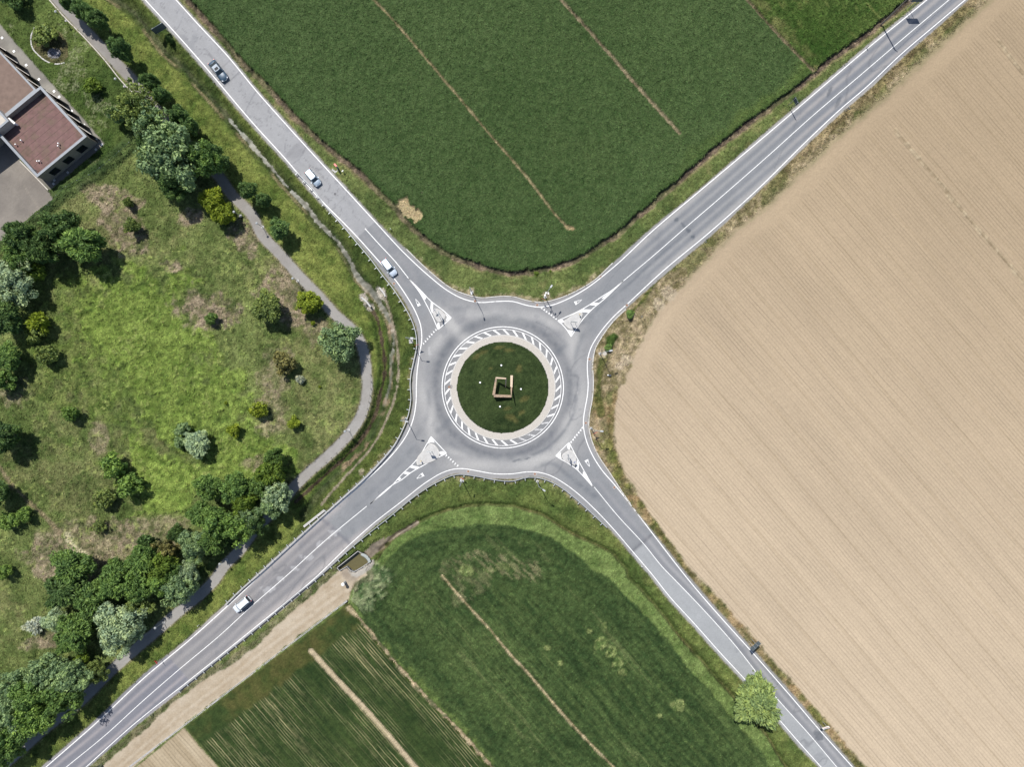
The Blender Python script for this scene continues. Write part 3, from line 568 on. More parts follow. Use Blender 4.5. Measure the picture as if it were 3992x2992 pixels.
# flower bed and pebbles
fb = PL(T(0,0,(300,245),(275,320),(290,420),(350,490),(430,540),(490,555),(550,545),(600,480),(590,380),(540,290),(450,235),(370,225)))
s_ = sdpoly(X, Y, fb, 2.0); paint(sstep(s_, -.05, .15) * .8, mixc((92, 88, 62), (128, 116, 88), .5 + n05), pix, .15)
q = PL(T(0,0,(470,462)))[0]; paint(sstep(1.25 + .25 * n1 - np.hypot(X - q[0], (Y - q[1]) * 1.3), -.05, .15), mixc((128, 128, 132), (178, 178, 184), .5 + pix), pix, .15)
# rubble pads beside lamp posts
for (c_, r_, x_, y_, rr) in ((1,1,1855,850,.8), (2,1,285,890,.8), (2,2,700,405,.6), (2,1,770,1385,1.0), (1,2,1275,295,.5), (2,2,770,490,.5), (1,2,905,760,.7), (1,1,1430,1,0), (2,1,1340,880,1.5), (2,1,1250,960,1.3), (2,1,980,1450,1.2), (2,1,920,1500,.8)):
    q = PL(T(c_, r_, (x_, y_)))[0]; paint(sstep(rr + .6 * n1 + .3 * n05 - np.hypot(X - q[0], Y - q[1]), -.1, .4) * .7, (206, 190, 164), pix, .15)
# dusty margin along the kerbs
dN_, _ = dline(X, Y, aN, 4.0)
arc = sstep(30 - np.hypot(X - RC[0], Y - RC[1]), -3, 3)
paint(sstep(1.0 + .8 * n1 + .5 * n05 - dN_, -.1, .8) * arc * .65, mixc((150, 132, 96), (204, 186, 156), .5 + n05), pix, .15)
dSa, _ = dline(X, Y, aS, 4.0); paint(sstep(.8 + .8 * n1 + .4 * n05 - dSa, -.1, .7) * arc * .5, mixc((138, 124, 84), (190, 172, 140), .5 + n05), pix, .15)
dWa, _ = dline(X, Y, aW, 4.0); paint(sstep(.7 + .6 * n1 + .4 * n05 - dWa, -.1, .6) * arc * .45, mixc((138, 124, 84), (186, 168, 136), .5 + n05), pix, .15)

# ---- asphalt
sR = sdpoly(X, Y, [tuple(p) for p in ROAD], 6.0)
paint(sstep(.25 + .25 * n05 + sR, -.1, .3) * (sR < .2) * .6 * (.5 + .5 * sstep(n4, -.3, .2)), (150, 138, 112), pix, .15)
w = sstep(sR + .05 * n05, -.08, .08)
R_ = np.hypot(X - RC[0], Y - RC[1])
base = mixc((150, 153, 157), (165, 167, 170), .5 + .5 * n4 + .3 * fbm(X, Y, 1.1, 2, 140))
def arm(cl, maxd=7.0): return dline(X, Y, cl, maxd)
dA, sA_ = arm(cNW); dB, sB_ = arm(cNE); dCc, sCc = arm(cSE); dD, sD = arm(cSW)
def along(p, d): d = np.array(d) / np.linalg.norm(d); return (X - p[0]) * d[0] + (Y - p[1]) * d[1]
def lerpc(w_, c): 
    global base
    c = colarr(c) if not isinstance(c, np.ndarray) else c; base = base * (1 - w_[:, None]) + c * w_[:, None]
g = lambda x, m, s: np.exp(-((x - m) / s) ** 2)
# north-west arm: old pale asphalt, longitudinal cracks
pj = P(T(1,1,(945,322))[0]); aNW = along(pj, (-.66, .75)); m = sstep(aNW, -.15, .15) * (dA < 6.9)
u1 = fbm(aNW / 6, dA * sA_, .5, 2, 141)
lerpc(m, mixc((174, 175, 177), (193, 194, 196), .5 + .35 * n4 + .25 * u1)); crk = sstep(.05 - np.abs(fbm(aNW / 2.5, dA * sA_, 1.4, 3, 142)), 0, .04) * m
lerpc(crk * .6, (140, 140, 144)); crt = sstep(.035 - np.abs(fbm(aNW, dA * sA_ / 4, 5.0, 2, 148)), 0, .03) * m; lerpc(crt * .45, (146, 146, 150)); lerpc(m * g(dA, 2.0, .35) * .25, (200, 199, 203))
m2 = (1 - sstep(aNW, -.15, .15)) * (dA < 6.9) * sstep(aNW, -26, -20); lerpc(m2 * g(dA, 1.3, .5) * .35, (176, 174, 176))
# north-east arm: wheel tracks
aNE = along(P(T(2,1,(950,765))[0]), (.76, .65)); m = (dB < 6.9) * sstep(aNE, .5, 8)
lerpc(m * (g(dB, 1.5, .30) * .4 + g(dB, 3.25, .6) * .75), (194, 192, 190)); lerpc(m * (g(dB, .75, .35) + g(dB, 2.25, .35)) * .4, (132, 136, 144))
far = sstep(aNE, 34, 52) * m; lerpc(far * g(dB, 1.55, .33) * .55, (190, 184, 182)); lerpc(far * (g(dB, .7, .3) + g(dB, 2.4, .3)) * .3, (136, 140, 154))
# south-east arm: pale lane and dark lane
pj = P(T(2,2,(1110,1370))[0]); aSE = along(pj, (.66, -.75)); m = sstep(aSE, -.1, .2) * (dCc < 6.9)
lf = sstep(sCc * dCc, -.08, .08)          # western lane
lerpc(m * lf, mixc((176, 179, 181), (192, 195, 197), .5 + .4 * n4 + .3 * fbm(aSE / 6, dCc, .5, 2, 143))); lerpc(m * (1 - lf), mixc((156, 158, 161), (172, 174, 176), .5 + .4 * fbm(aSE / 10, dCc, .6, 2, 144)))
lerpc(m * (1 - lf) * g(dCc, 1.2, .28) * .55, (196, 194, 196)); lerpc(m * (1 - lf) * g(dCc, .45, .25) * .5, (138, 139, 148)); lerpc(m * (1 - lf) * g(dCc, 2.0, .3) * .4, (146, 147, 154))
lerpc(g(aSE, 0, .35 + .1 * n1) * (dCc < 6.9) * .6, (112, 114, 120)); mm = (1 - sstep(aSE, -.1, .2)) * sstep(aSE, -28, -20) * (dCc < 6.9); lerpc(mm * sstep(-sCc, 0, .1) * g(dCc, 1.3, .35) * .4, (178, 176, 178))
lerpc(mm * (g(dCc, .6, .3)) * sstep(-sCc, 0, .1) * .4, (140, 142, 150))
# south-west arm: dusty edges
pj = P(T(1,2,(700,1270))[0]); aSW = along(pj, (-.76, -.65)); m = sstep(aSW + .25 * n05, -.12, .25) * (dD < 6.9)
lerpc(m, mixc((150, 149, 152), (174, 172, 172), .5 + .4 * n4 + .4 * fbm(aSW / 10, dD * sD, .5, 2, 145)))
lerpc((dD < 6.9) * sstep(aSW, -40, -25) * (g(dD, 3.5, .7) * .7 * sstep(aSW, 62, 20) * sstep(aSW, -7.5, -2)), (206, 200, 198))
lerpc(g(aSW, .2 + .5 * sD * sstep(dD, 0, 4), .4 + .15 * n1) * (dD < 4.5) * .55, (122, 124, 134))
pk = P(T(0,3,(1500,760))[0]); aS2 = along(pk, (-.76, -.65)); m3 = sstep(aS2, -.1, .1) * (dD < 6.9)
lerpc(m3, mixc((136, 139, 150), (158, 158, 166), .5 + .4 * fbm(aSW / 10, dD * sD, .5, 2, 146)))
lerpc(m3 * g(dD, 1.55, .32) * .75, (190, 184, 186)); lerpc(m3 * g(dD, 3.0, .35) * .6, (192, 188, 190)); lerpc(m * (1 - m3) * g(dD, 1.5, .4) * .35, (192, 188, 188))
lerpc(m * (g(dD, .8, .35) + g(dD, 2.3, .35)) * .3, (136, 137, 146))
# roundabout: dark tyre ring, pale dusty gores between the streams of traffic
ang = np.arctan2(Y - RC[1], X - RC[0]); rn = fbm(ang * 14, R_, .7, 3, 147)
lerpc(sstep(22 - R_, 0, 3) * .8, mixc((160, 161, 163), (174, 174, 175), .5 + .4 * n4 + .4 * rn))
lerpc(g(R_, 13.2, .9) * (.6 + .4 * rn), (114, 118, 126)); lerpc(g(R_, 15.0, .6) * .35 * sstep(rn, -.3, .4), (136, 138, 146)); lerpc(g(R_, 12.0, 1.0) * sstep(11.8 - R_, -.4, .4), (148, 148, 150))
for (c_, r_, x_, y_, rx, ry, ro, kk) in ((1,1,1720,1180,5.5,1.2,-48,.9), (1,1,1560,1290,4,1.1,55,.7), (1,1,1930,1040,6,1.5,0,.7), (2,1,110,1080,5,1.2,-8,.6), (2,1,300,1120,3.5,.9,-25,.8), (2,1,500,1290,1.6,4,0,.8), (2,1,540,1450,.8,4,5,.5), (2,2,480,330,3,1.6,60,.9), (2,2,420,520,4,1.3,48,.9), (2,2,230,640,4.5,1.1,15,.9), (2,2,120,690,5,1.2,0,.6), (1,2,1750,590,3,.8,-12,.7), (1,2,1900,690,6,1.4,0,.8), (1,2,1500,300,.9,4,0,.8), (1,2,1440,120,1.6,5,10,.7), (2,2,590,120,1.6,5,0,.7), (1,1,1340,1620,.6,5,0,.5), (1,2,1540,420,2.5,.8,60,.5), (2,1,560,1300,.8,2.5,-15,.5)):
    q = PL(T(c_, r_, (x_, y_)))[0]; r = math.radians(ro); u = ((X - q[0]) * math.cos(r) + (Y - q[1]) * math.sin(r)) / rx; v = (-(X - q[0]) * math.sin(r) + (Y - q[1]) * math.cos(r)) / ry
    lerpc(np.exp(-(u * u + v * v)) * kk, (206, 205, 203))
for pl, wd2, kk in ((T(1,2,(1560,400),(1620,340),(1680,290)), .7, .5), (T(1,2,(1480,60),(1490,200),(1440,330),(1380,440)), .5, .4), (T(2,1,(520,1180),(640,1100),(760,980),(860,900),(1000,790),(1180,620),(1400,430),(1500,360)), .28, .55), (T(2,1,(60,1100),(160,1130),(260,1120)), .8, .4), (T(2,1,(380,1380),(440,1320)), .8, .5), (T(2,1,(555,1658),(545,1400),(600,1230)), .6, .5), (T(2,2,(540,100),(520,250),(440,400),(300,540),(70,650)), .35, .6), (T(2,2,(200,720),(330,680),(480,790),(700,960)), .5, .5), (T(2,2,(560,860),(640,900),(760,1000)), .8, .35),
                    (T(1,1,(1560,1480),(1640,1330),(1800,1180),(2000,1090),(2211,1060)), .8, .35), (T(1,1,(1640,1010),(1800,1000),(2000,1000)), .9, .3), (T(1,2,(1640,480),(1750,560),(1900,610),(2200,640)), .6, .35), (T(1,2,(1380,520),(1250,660),(1050,880),(850,1060)), .5, .3), (T(2,1,(200,1120),(320,1180),(430,1290)), .12, .6)):
    d_, _ = dline(X, Y, smooth(PL(pl), .8), 3.0); lerpc(g(d_, 0, wd2) * kk * sstep(fbm(X, Y, 1.6, 3, 150), -.8, .3) * (d_ < 2.9), (116, 122, 130))
# cold patches and mended joints
for (c_, r_, x_, y_, a_, b_, ro, kk) in ((2,1,1410,235,.5,.35,30,.8), (2,1,1470,285,.7,.3,-50,.7), (2,1,1510,330,.6,.4,-40,.9), (2,1,1550,385,.5,.5,0,.9), (3,0,535,790,.35,1.4,-25,.7), (3,0,610,880,.4,1.3,-25,.6), (3,3,440,1390,1.3,.8,-45,.7), (1,2,800,60,.0,.0,0,0), (2,2,30,655,.9,.25,10,.6), (2,2,120,640,.8,.2,20,.7), (1,1,1440,0,0,0,0,0)):
    if not a_: continue
    q = PL(T(c_, r_, (x_, y_)))[0]; r = math.radians(ro); u = ((X - q[0]) * math.cos(r) + (Y - q[1]) * math.sin(r)) / a_; v = (-(X - q[0]) * math.sin(r) + (Y - q[1]) * math.cos(r)) / b_
    lerpc(sstep(1 - np.sqrt(u * u + v * v) + .4 * n05, -.1, .3) * kk, (108, 114, 122))
for (c_, r_, x_, y_, rr) in ((1,2,670,1290,1.0), (1,2,550,1385,.8), (1,2,425,1490,.7), (1,2,310,1585,.8), (1,3,215,38,.8), (1,3,100,135,1.0), (1,3,15,230,.7)):
    q = PL(T(c_, r_, (x_, y_)))[0]; lerpc(sstep(rr * (1 + 1.6 * n05 + .8 * n1) - np.hypot(X - q[0], (Y - q[1]) * 1.6), .1, .4) * .6, (206, 206, 208))
q = PL(T(1,1,(1490,1370)))[0]; lerpc(sstep(.8 - np.hypot((X - q[0]) * 2.2 + .3 * (Y - q[1]), (Y - q[1])) + .6 * n05, 0, .2) * .7, (206, 206, 206))
ck = sstep(.022 - np.abs(fbm(X * .75 - Y * .65, (X * .65 + Y * .75) / 2.5, 7.0, 3, 151)), 0, .02) * sstep(fbm(X, Y, 20, 2, 152), 0, .3); lerpc(ck * .45, (122, 124, 130))
lerpc(sstep(fbm(X, Y, 2.6, 4, 153) - .38, 0, .12) * .28, (134, 137, 144)); lerpc(sstep(vn(JX * 1.7, JY * 1.7, 154) - .985, 0, .01) * .5, (104, 106, 112))
# shoulders outside the lines on the roundabout are dusty
edge = np.minimum(np.minimum(dline(X, Y, aN, 3.0)[0], dline(X, Y, aE, 3.0)[0]), np.minimum(dline(X, Y, aS, 3.0)[0], dline(X, Y, aW, 3.0)[0]))
lerpc(sstep(.55 + .3 * n1 - edge, -.1, .5) * .45 * (1 - m3 * .6), (192, 186, 180))
lerpc(sstep(1.4 + .2 * n1 - edge, -.2, .6) * arc * .4, (182, 181, 182))
paint(w, base * (1 + .035 * pix + .03 * n05)[:, None])
seth(w, 0.0); H[sR > -.02] = 0.0; CL[w > .5] = 1; BM[w > .5] = .06
H[(sR > -.35) & (sR <= -.02)] = np.minimum(H[(sR > -.35) & (sR <= -.02)], .03)

# ---- lawn of the central island
w = sstep(8.98 + .06 * n05 - R_, -.05, .05)
sw = fbm(R_, ang * R_ * .25, .5, 2, 160)
paint(w, mixc((44, 60, 32), (78, 94, 54), .42 + .35 * n4 + .35 * n05 + .35 * sw), pix, .12)
for (zx, zy, rx, ry, ro) in ((330, 205, 1.7, .7, 20), (430, 172, 1.6, .35, 8), (270, 245, 1.2, .7, 40), (600, 330, .8, 1.1, 0), (560, 720, 1.4, .9, -20), (520, 640, 1.2, .4, 10), (640, 560, 1.2, .7, 30), (615, 680, 1.3, .7, 30), (530, 190, 1.0, .5, 0), (380, 330, .8, .5, 0)):
    q = PL(Z(1720, 1270, 1.983, (zx, zy)))[0]; r = math.radians(ro); u = ((X - q[0]) * math.cos(r) + (Y - q[1]) * math.sin(r)) / rx; v = (-(X - q[0]) * math.sin(r) + (Y - q[1]) * math.cos(r)) / ry
    paint(w * sstep(1 - np.sqrt(u * u + v * v) + .7 * n1 + .4 * n05, -.1, .7) * .55, (118, 112, 66), n05, .3)
H[:] = H * (1 - w) + w * (.16 + .5 * np.clip(1 - (R_ / 9.0) ** 2, 0, 1) + .03 * n05); CL[w > .5] = 10; BM[w > .5] = .5
# pit of the settling basin
basin = Z(1280, 2120, 5.29, (185, 505), (612, 165), (700, 225), (860, 372), (690, 492), (530, 582), (470, 562), (384, 474), (232, 560))
bpoly = PL(basin); s_ = sdpoly(X, Y, bpoly, 2.0); H[s_ > -0.2] = -2.2; col[s_ > -.2] = srgb(90, 86, 70)
apron = PL(Z(1280, 2120, 5.29, (384, 474), (470, 562), (530, 582), (690, 492), (860, 372), (930, 330), (945, 430), (860, 540), (720, 640), (600, 700), (500, 690), (430, 600)))
s_ = sdpoly(X, Y, apron, 2.0); wq = sstep(s_ + .06 * n05, -.05, .1) * (sdpoly(X, Y, bpoly, 2.0) < -.2); paint(wq, (198, 192, 182), n05, .08); H[wq > .3] = .08

# ---- blade-scale grain on everything that grows
gr = fbm(JX, JY, .5, 1, 200); veg = np.isin(CL, (0, 3, 4, 5, 9)); amp = np.where(CL == 5, .5, 1.0)
col[veg] *= (1 + amp * (.26 * gr + .10 * pix))[veg, None]; H[veg] += (.07 * gr * amp)[veg]
# ---- build the meshes, one object per kind of ground
def ground_mat(name, fine, bstr, rough=0.95, spec=0.1, rows=None):
    m = bpy.data.materials.new(name); m.use_nodes = True; t = m.node_tree; t.nodes.clear()
    out = nnode(t, 'ShaderNodeOutputMaterial'); b = nnode(t, 'ShaderNodeBsdfPrincipled'); t.links.new(b.outputs[0], out.inputs[0])
    at = nnode(t, 'ShaderNodeAttribute', attribute_name='col'); tc = nnode(t, 'ShaderNodeTexCoord')
    n1_ = nnode(t, 'ShaderNodeTexNoise'); n1_.inputs['Scale'].default_value = 3.8; n1_.inputs['Detail'].default_value = 5; n1_.inputs['Roughness'].default_value = .65
    t.links.new(tc.outputs['Object'], n1_.inputs['Vector'])
    mr = nnode(t, 'ShaderNodeMapRange'); mr.inputs[1].default_value = .3; mr.inputs[2].default_value = .7; mr.inputs[3].default_value = 1 - fine; mr.inputs[4].default_value = 1 + fine
    t.links.new(n1_.outputs[0], mr.inputs[0])
    mu = nnode(t, 'ShaderNodeVectorMath', operation='MULTIPLY'); t.links.new(at.outputs['Color'], mu.inputs[0]); t.links.new(mr.outputs[0], mu.inputs[1])
    res = mu.outputs[0]
    if rows:      # drilled rows, uneven in depth and length: (spacing, strength, soil colour or None, sharpness)
        per, stg, soilc, lo_ = rows
        mp = nnode(t, 'ShaderNodeMapping'); mp.inputs['Rotation'].default_value = (0, 0, math.atan2(.754, .657)); t.links.new(tc.outputs['Object'], mp.inputs['Vector'])
        sx = nnode(t, 'ShaderNodeSeparateXYZ'); t.links.new(mp.outputs[0], sx.inputs[0])
        nn = nnode(t, 'ShaderNodeTexNoise'); nn.inputs['Scale'].default_value = .12; t.links.new(mp.outputs[0], nn.inputs['Vector'])
        ma = nnode(t, 'ShaderNodeMath', operation='MULTIPLY_ADD'); t.links.new(nn.outputs[0], ma.inputs[0]); ma.inputs[1].default_value = .5; t.links.new(sx.outputs['Y'], ma.inputs[2])
        mm = nnode(t, 'ShaderNodeMath', operation='MULTIPLY'); t.links.new(ma.outputs[0], mm.inputs[0]); mm.inputs[1].default_value = 2 * math.pi / per
        si = nnode(t, 'ShaderNodeMath', operation='SINE'); t.links.new(mm.outputs[0], si.inputs[0])
        r1_ = nnode(t, 'ShaderNodeMapRange'); t.links.new(si.outputs[0], r1_.inputs[0]); r1_.inputs[1].default_value = lo_; r1_.inputs[2].default_value = 1.0
        sc_ = nnode(t, 'ShaderNodeVectorMath', operation='MULTIPLY'); t.links.new(mp.outputs[0], sc_.inputs[0]); sc_.inputs[1].default_value = (.07 if soilc is None else .16, 1 / per, 0)
        n3_ = nnode(t, 'ShaderNodeTexNoise'); n3_.inputs['Scale'].default_value = 1.0; n3_.inputs['Detail'].default_value = 3; t.links.new(sc_.outputs[0], n3_.inputs['Vector'])
        r3_ = nnode(t, 'ShaderNodeMapRange'); t.links.new(n3_.outputs[0], r3_.inputs[0]); r3_.inputs[1].default_value = .35 if soilc is None else .42; r3_.inputs[2].default_value = .65; r3_.inputs[3].default_value = .15 if soilc is None else 0
        ml = nnode(t, 'ShaderNodeMath', operation='MULTIPLY'); t.links.new(r1_.outputs[0], ml.inputs[0]); t.links.new(r3_.outputs[0], ml.inputs[1])
        ra = nnode(t, 'ShaderNodeAttribute', attribute_name='rows'); m5 = nnode(t, 'ShaderNodeMath', operation='MULTIPLY'); t.links.new(ml.outputs[0], m5.inputs[0]); t.links.new(ra.outputs['Fac'], m5.inputs[1])
        if soilc is None:
            m6 = nnode(t, 'ShaderNodeMath', operation='MULTIPLY_ADD'); t.links.new(m5.outputs[0], m6.inputs[0]); m6.inputs[1].default_value = -stg; m6.inputs[2].default_value = 1.03
            m7 = nnode(t, 'ShaderNodeVectorMath', operation='MULTIPLY'); t.links.new(res, m7.inputs[0]); t.links.new(m6.outputs[0], m7.inputs[1]); res = m7.outputs[0]
        else:
            m6 = nnode(t, 'ShaderNodeMath', operation='MULTIPLY'); t.links.new(m5.outputs[0], m6.inputs[0]); m6.inputs[1].default_value = stg; m6.use_clamp = True
            m7 = nnode(t, 'ShaderNodeMix', data_type='RGBA'); t.links.new(m6.outputs[0], m7.inputs[0]); t.links.new(res, m7.inputs[6]); m7.inputs[7].default_value = (*soilc, 1); res = m7.outputs[2]
    t.links.new(res, b.inputs['Base Color']); b.inputs['Roughness'].default_value = rough; b.inputs['Specular IOR Level'].default_value = spec
    if bstr:
        bp = nnode(t, 'ShaderNodeBump'); bp.inputs['Strength'].default_value = bstr; bp.inputs['Distance'].default_value = .12
        t.links.new(n1_.outputs[0], bp.inputs['Height']); t.links.new(bp.outputs[0], b.inputs['Normal'])
    return m
gm_grass = ground_mat('grass_and_weeds', .45, .9); gm_crop = ground_mat('crop_leaves', .40, 1.0); gm_soil = ground_mat('tilled_soil', .10, .35, rows=(.60, .27, None, .1)); gm_rows = ground_mat('thin_cereal_rows', .30, .8, rows=(.48, 1.5, srgb(182, 174, 130), .0)); gm_cereal = ground_mat('cereal_leaves', .36, .9, rows=(.62, .7, srgb(150, 156, 104), .1)); gm_hard = ground_mat('asphalt', .07, .05, .85, .25)
gm_mud = ground_mat('wet_mud', .15, .2, .45, .4)
I = (np.arange(NY - 1)[:, None] * NX + np.arange(NX - 1)[None, :]).ravel()
quads = np.stack([I, I + 1, I + NX + 1, I + NX], 1)
fcl = np.median(CL[quads][:, :3], axis=1).astype(np.int8)
def scatter(mask, n, size, lift, seed):
    """loose tufts: small tilted blades standing on the relief"""
    g_ = np.random.default_rng(seed); k = np.nonzero(mask & (np.abs(X) < 108) & (np.abs(Y) < 84))[0]
    if len(k) == 0 or n == 0: return np.zeros((0, 4, 3), np.float32), np.zeros((0, 3), np.float32)
    k = g_.choice(k, n); c = np.stack([X[k] + g_.uniform(-.13, .13, n), Y[k] + g_.uniform(-.13, .13, n), H[k] + g_.uniform(.2, 1, n) * lift], 1)
    nr = g_.normal(size=(n, 3)) * .55 + np.array([0, 0, 1.0]); nr /= np.linalg.norm(nr, axis=1)[:, None]
    ax = np.cross(nr, g_.normal(size=(n, 3))); ax /= np.linalg.norm(ax, axis=1)[:, None]; bx = np.cross(nr, ax); L = (size * g_.uniform(.5, 1.4, n))[:, None]
    q = np.stack([c - ax * L, c + bx * L * .45, c + ax * L, c - bx * L * .45], 1); cc = col[k] * (g_.uniform(.72, 1.42, n) * 1.2)[:, None] * (1 + g_.normal(size=(n, 3)) * .05)
    return q.astype(np.float32), cc.astype(np.float32)
def make_ground(name, cls, m, kind='structure', label=None, cat=None, group=None, blades=(0, .1, .1), only=False):
    q = quads[fcl == cls]
    if len(q) == 0: return None
    if only: q = q[:0]
    sv, scol = scatter(CL == cls, blades[0], blades[1], blades[2], 300 + cls); ns = len(sv)
    ids, inv = np.unique(q.ravel(), return_inverse=True); nf = len(q)
    me = bpy.data.meshes.new(name); me.vertices.add(len(ids) + ns * 4); me.loops.add((nf + ns) * 4); me.polygons.add(nf + ns)
    co = np.concatenate([np.stack([X[ids], Y[ids], H[ids]], 1).astype(np.float32).reshape(-1, 3), sv.reshape(-1, 3)]); me.vertices.foreach_set('co', co.ravel())
    li = np.concatenate([inv.astype(np.int32).ravel(), len(ids) + np.arange(ns * 4, dtype=np.int32)]); me.loops.foreach_set('vertex_index', li)
    me.polygons.foreach_set('loop_start', np.arange(0, (nf + ns) * 4, 4, dtype=np.int32)); me.polygons.foreach_set('use_smooth', np.ones(nf + ns, bool)); me.update(calc_edges=True)
    a = me.attributes.new('col', 'FLOAT_COLOR', 'POINT'); rgba = np.ones((len(ids) + ns * 4, 4), np.float32); rgba[:, :3] = np.clip(np.concatenate([col[ids], np.repeat(scol, 4, 0)]), .002, .9); a.data.foreach_set('color', rgba.ravel())
    if cls in (4, 5, 6, 7): a = me.attributes.new('rows', 'FLOAT', 'POINT'); a.data.foreach_set('value', np.concatenate([(ROWS if cls in (6, 7) else ROW4 if cls == 4 else ROW5)[ids], np.zeros(ns * 4)]).astype(np.float32))
    me.materials.append(m); o = bpy.data.objects.new(name, me); link(o); return tag(o, label, cat, group, kind)
make_ground('ground', 0, gm_grass)
make_ground('grass_tufts', 0, gm_grass, 'stuff', 'rough grass and weeds growing on the verges and banks along the roads', 'grass', blades=(90000, .13, .12), only=True)
road_ob = make_ground('road', 1, gm_hard)
make_ground('crop', 2, gm_crop, 'stuff', 'dense dark green leafy crop of the northern field cut by thin dirt furrows', 'crop', blades=(150000, .14, .10))
make_ground('crop', 3, gm_grass, 'stuff', 'uneven yellowish green crop in the corner field at top right beside the road', 'crop', blades=(16000, .14, .10))
make_ground('crop', 4, gm_cereal, 'stuff', 'dark green cereal crop with a bright green curved margin below the roundabout', 'crop', blades=(60000, .13, .10))
make_ground('crop', 5, gm_rows, 'stuff', 'thin dark green cereal rows with pale soil showing beside the dirt track', 'crop')
make_ground('ploughed_field', 6, gm_soil); make_ground('bare_field', 7, gm_soil); make_ground('dirt_track', 8, gm_soil)
make_ground('meadow_grass', 9, gm_grass, 'stuff', 'patchy park meadow of bright green, olive and dry straw coloured grass', 'grass', blades=(110000, .15, .16))
make_ground('lawn', 10, gm_grass); make_ground('paving', 11, gm_hard); make_ground('footpath', 12, gm_hard); make_ground('stream', 13, gm_mud)
def gz(x, y):
    """ground height at a point (bilinear lookup)"""
    i = int(np.clip(np.searchsorted(xs, x) - 1, 0, NX - 2)); j = int(np.clip(np.searchsorted(ys, y) - 1, 0, NY - 2))
    return float(min(H[j * NX + i], H[j * NX + i + 1], H[(j + 1) * NX + i], H[(j + 1) * NX + i + 1]))
# ------------------------------------------------------------------ road markings, kerbs, traffic islands
def inside(pl, m=68): return [p for p in pl if abs(p[0]) < 100 + m and abs(p[1]) < 75 + m]
ZM = 0.012
def mark(name, fn, m='paint', z=ZM):
    b = MB(); fn(b); return b.build(name, M[m], road_ob)
def flat(wd, z=ZM, o=0.0): return [(o + wd / 2, z), (o - wd / 2, z)]
# paint strips vary slightly in width, as brushed thermoplastic does
for e, wd in ((eN, .17), (eE, .17), (eS, .15), (eW, .18)):
    pl = inside(e); mark('edge_line', lambda b: b.strip(pl, flat(wd)))
for c in (cNE, cSE, cSW):
    pl = inside(c); mark('centre_line', lambda b: b.strip(pl, flat(.13)))
pl = PL(T(1,1,(935,312),(1050,440),(1200,602),(1310,742))); mark('centre_line', lambda b: b.strip(smooth(pl, .8), flat(.15)))
def circ(r, n=160): return [(RC[0] + r * math.cos(2 * math.pi * i / n), RC[1] + r * math.sin(2 * math.pi * i / n)) for i in range(n)]
mark('ring_line', lambda b: b.strip(circ(11.83), flat(.17), closed=True)); mark('ring_line', lambda b: b.strip(circ(11.36), flat(.10), closed=True))
NB = 37
for k in range(NB):
    a0 = math.radians(90 - 0.8 - k * 360 / NB); a1 = a0 - math.radians(5.6)
    p0 = Vector((RC[0] + 11.3 * math.cos(a0), RC[1] + 11.3 * math.sin(a0))); p1 = Vector((RC[0] + 10.34 * math.cos(a1), RC[1] + 10.34 * math.sin(a1)))
    t_ = Vector((-math.sin(a0), math.cos(a0))) * .23; t1 = Vector((-math.sin(a1), math.cos(a1))) * .23
    deg = (math.degrees(a0) + 360) % 360
    mark('hatch_bar', lambda b: b.sheet([p0 + t_, p0 - t_, p1 - t1, p1 + t1], ZM), 'paint_worn' if 288 < deg < 325 else 'paint')
Z8 = lambda *p: PL(Z(1640, 1150, 4.76, *p)); Z3 = lambda *p: PL(Z(2080, 1110, 4.53, *p)); Z4 = lambda *p: PL(Z(1560, 1680, 4.53, *p)); Z5 = lambda *p: PL(Z(2120, 1640, 4.53, *p))
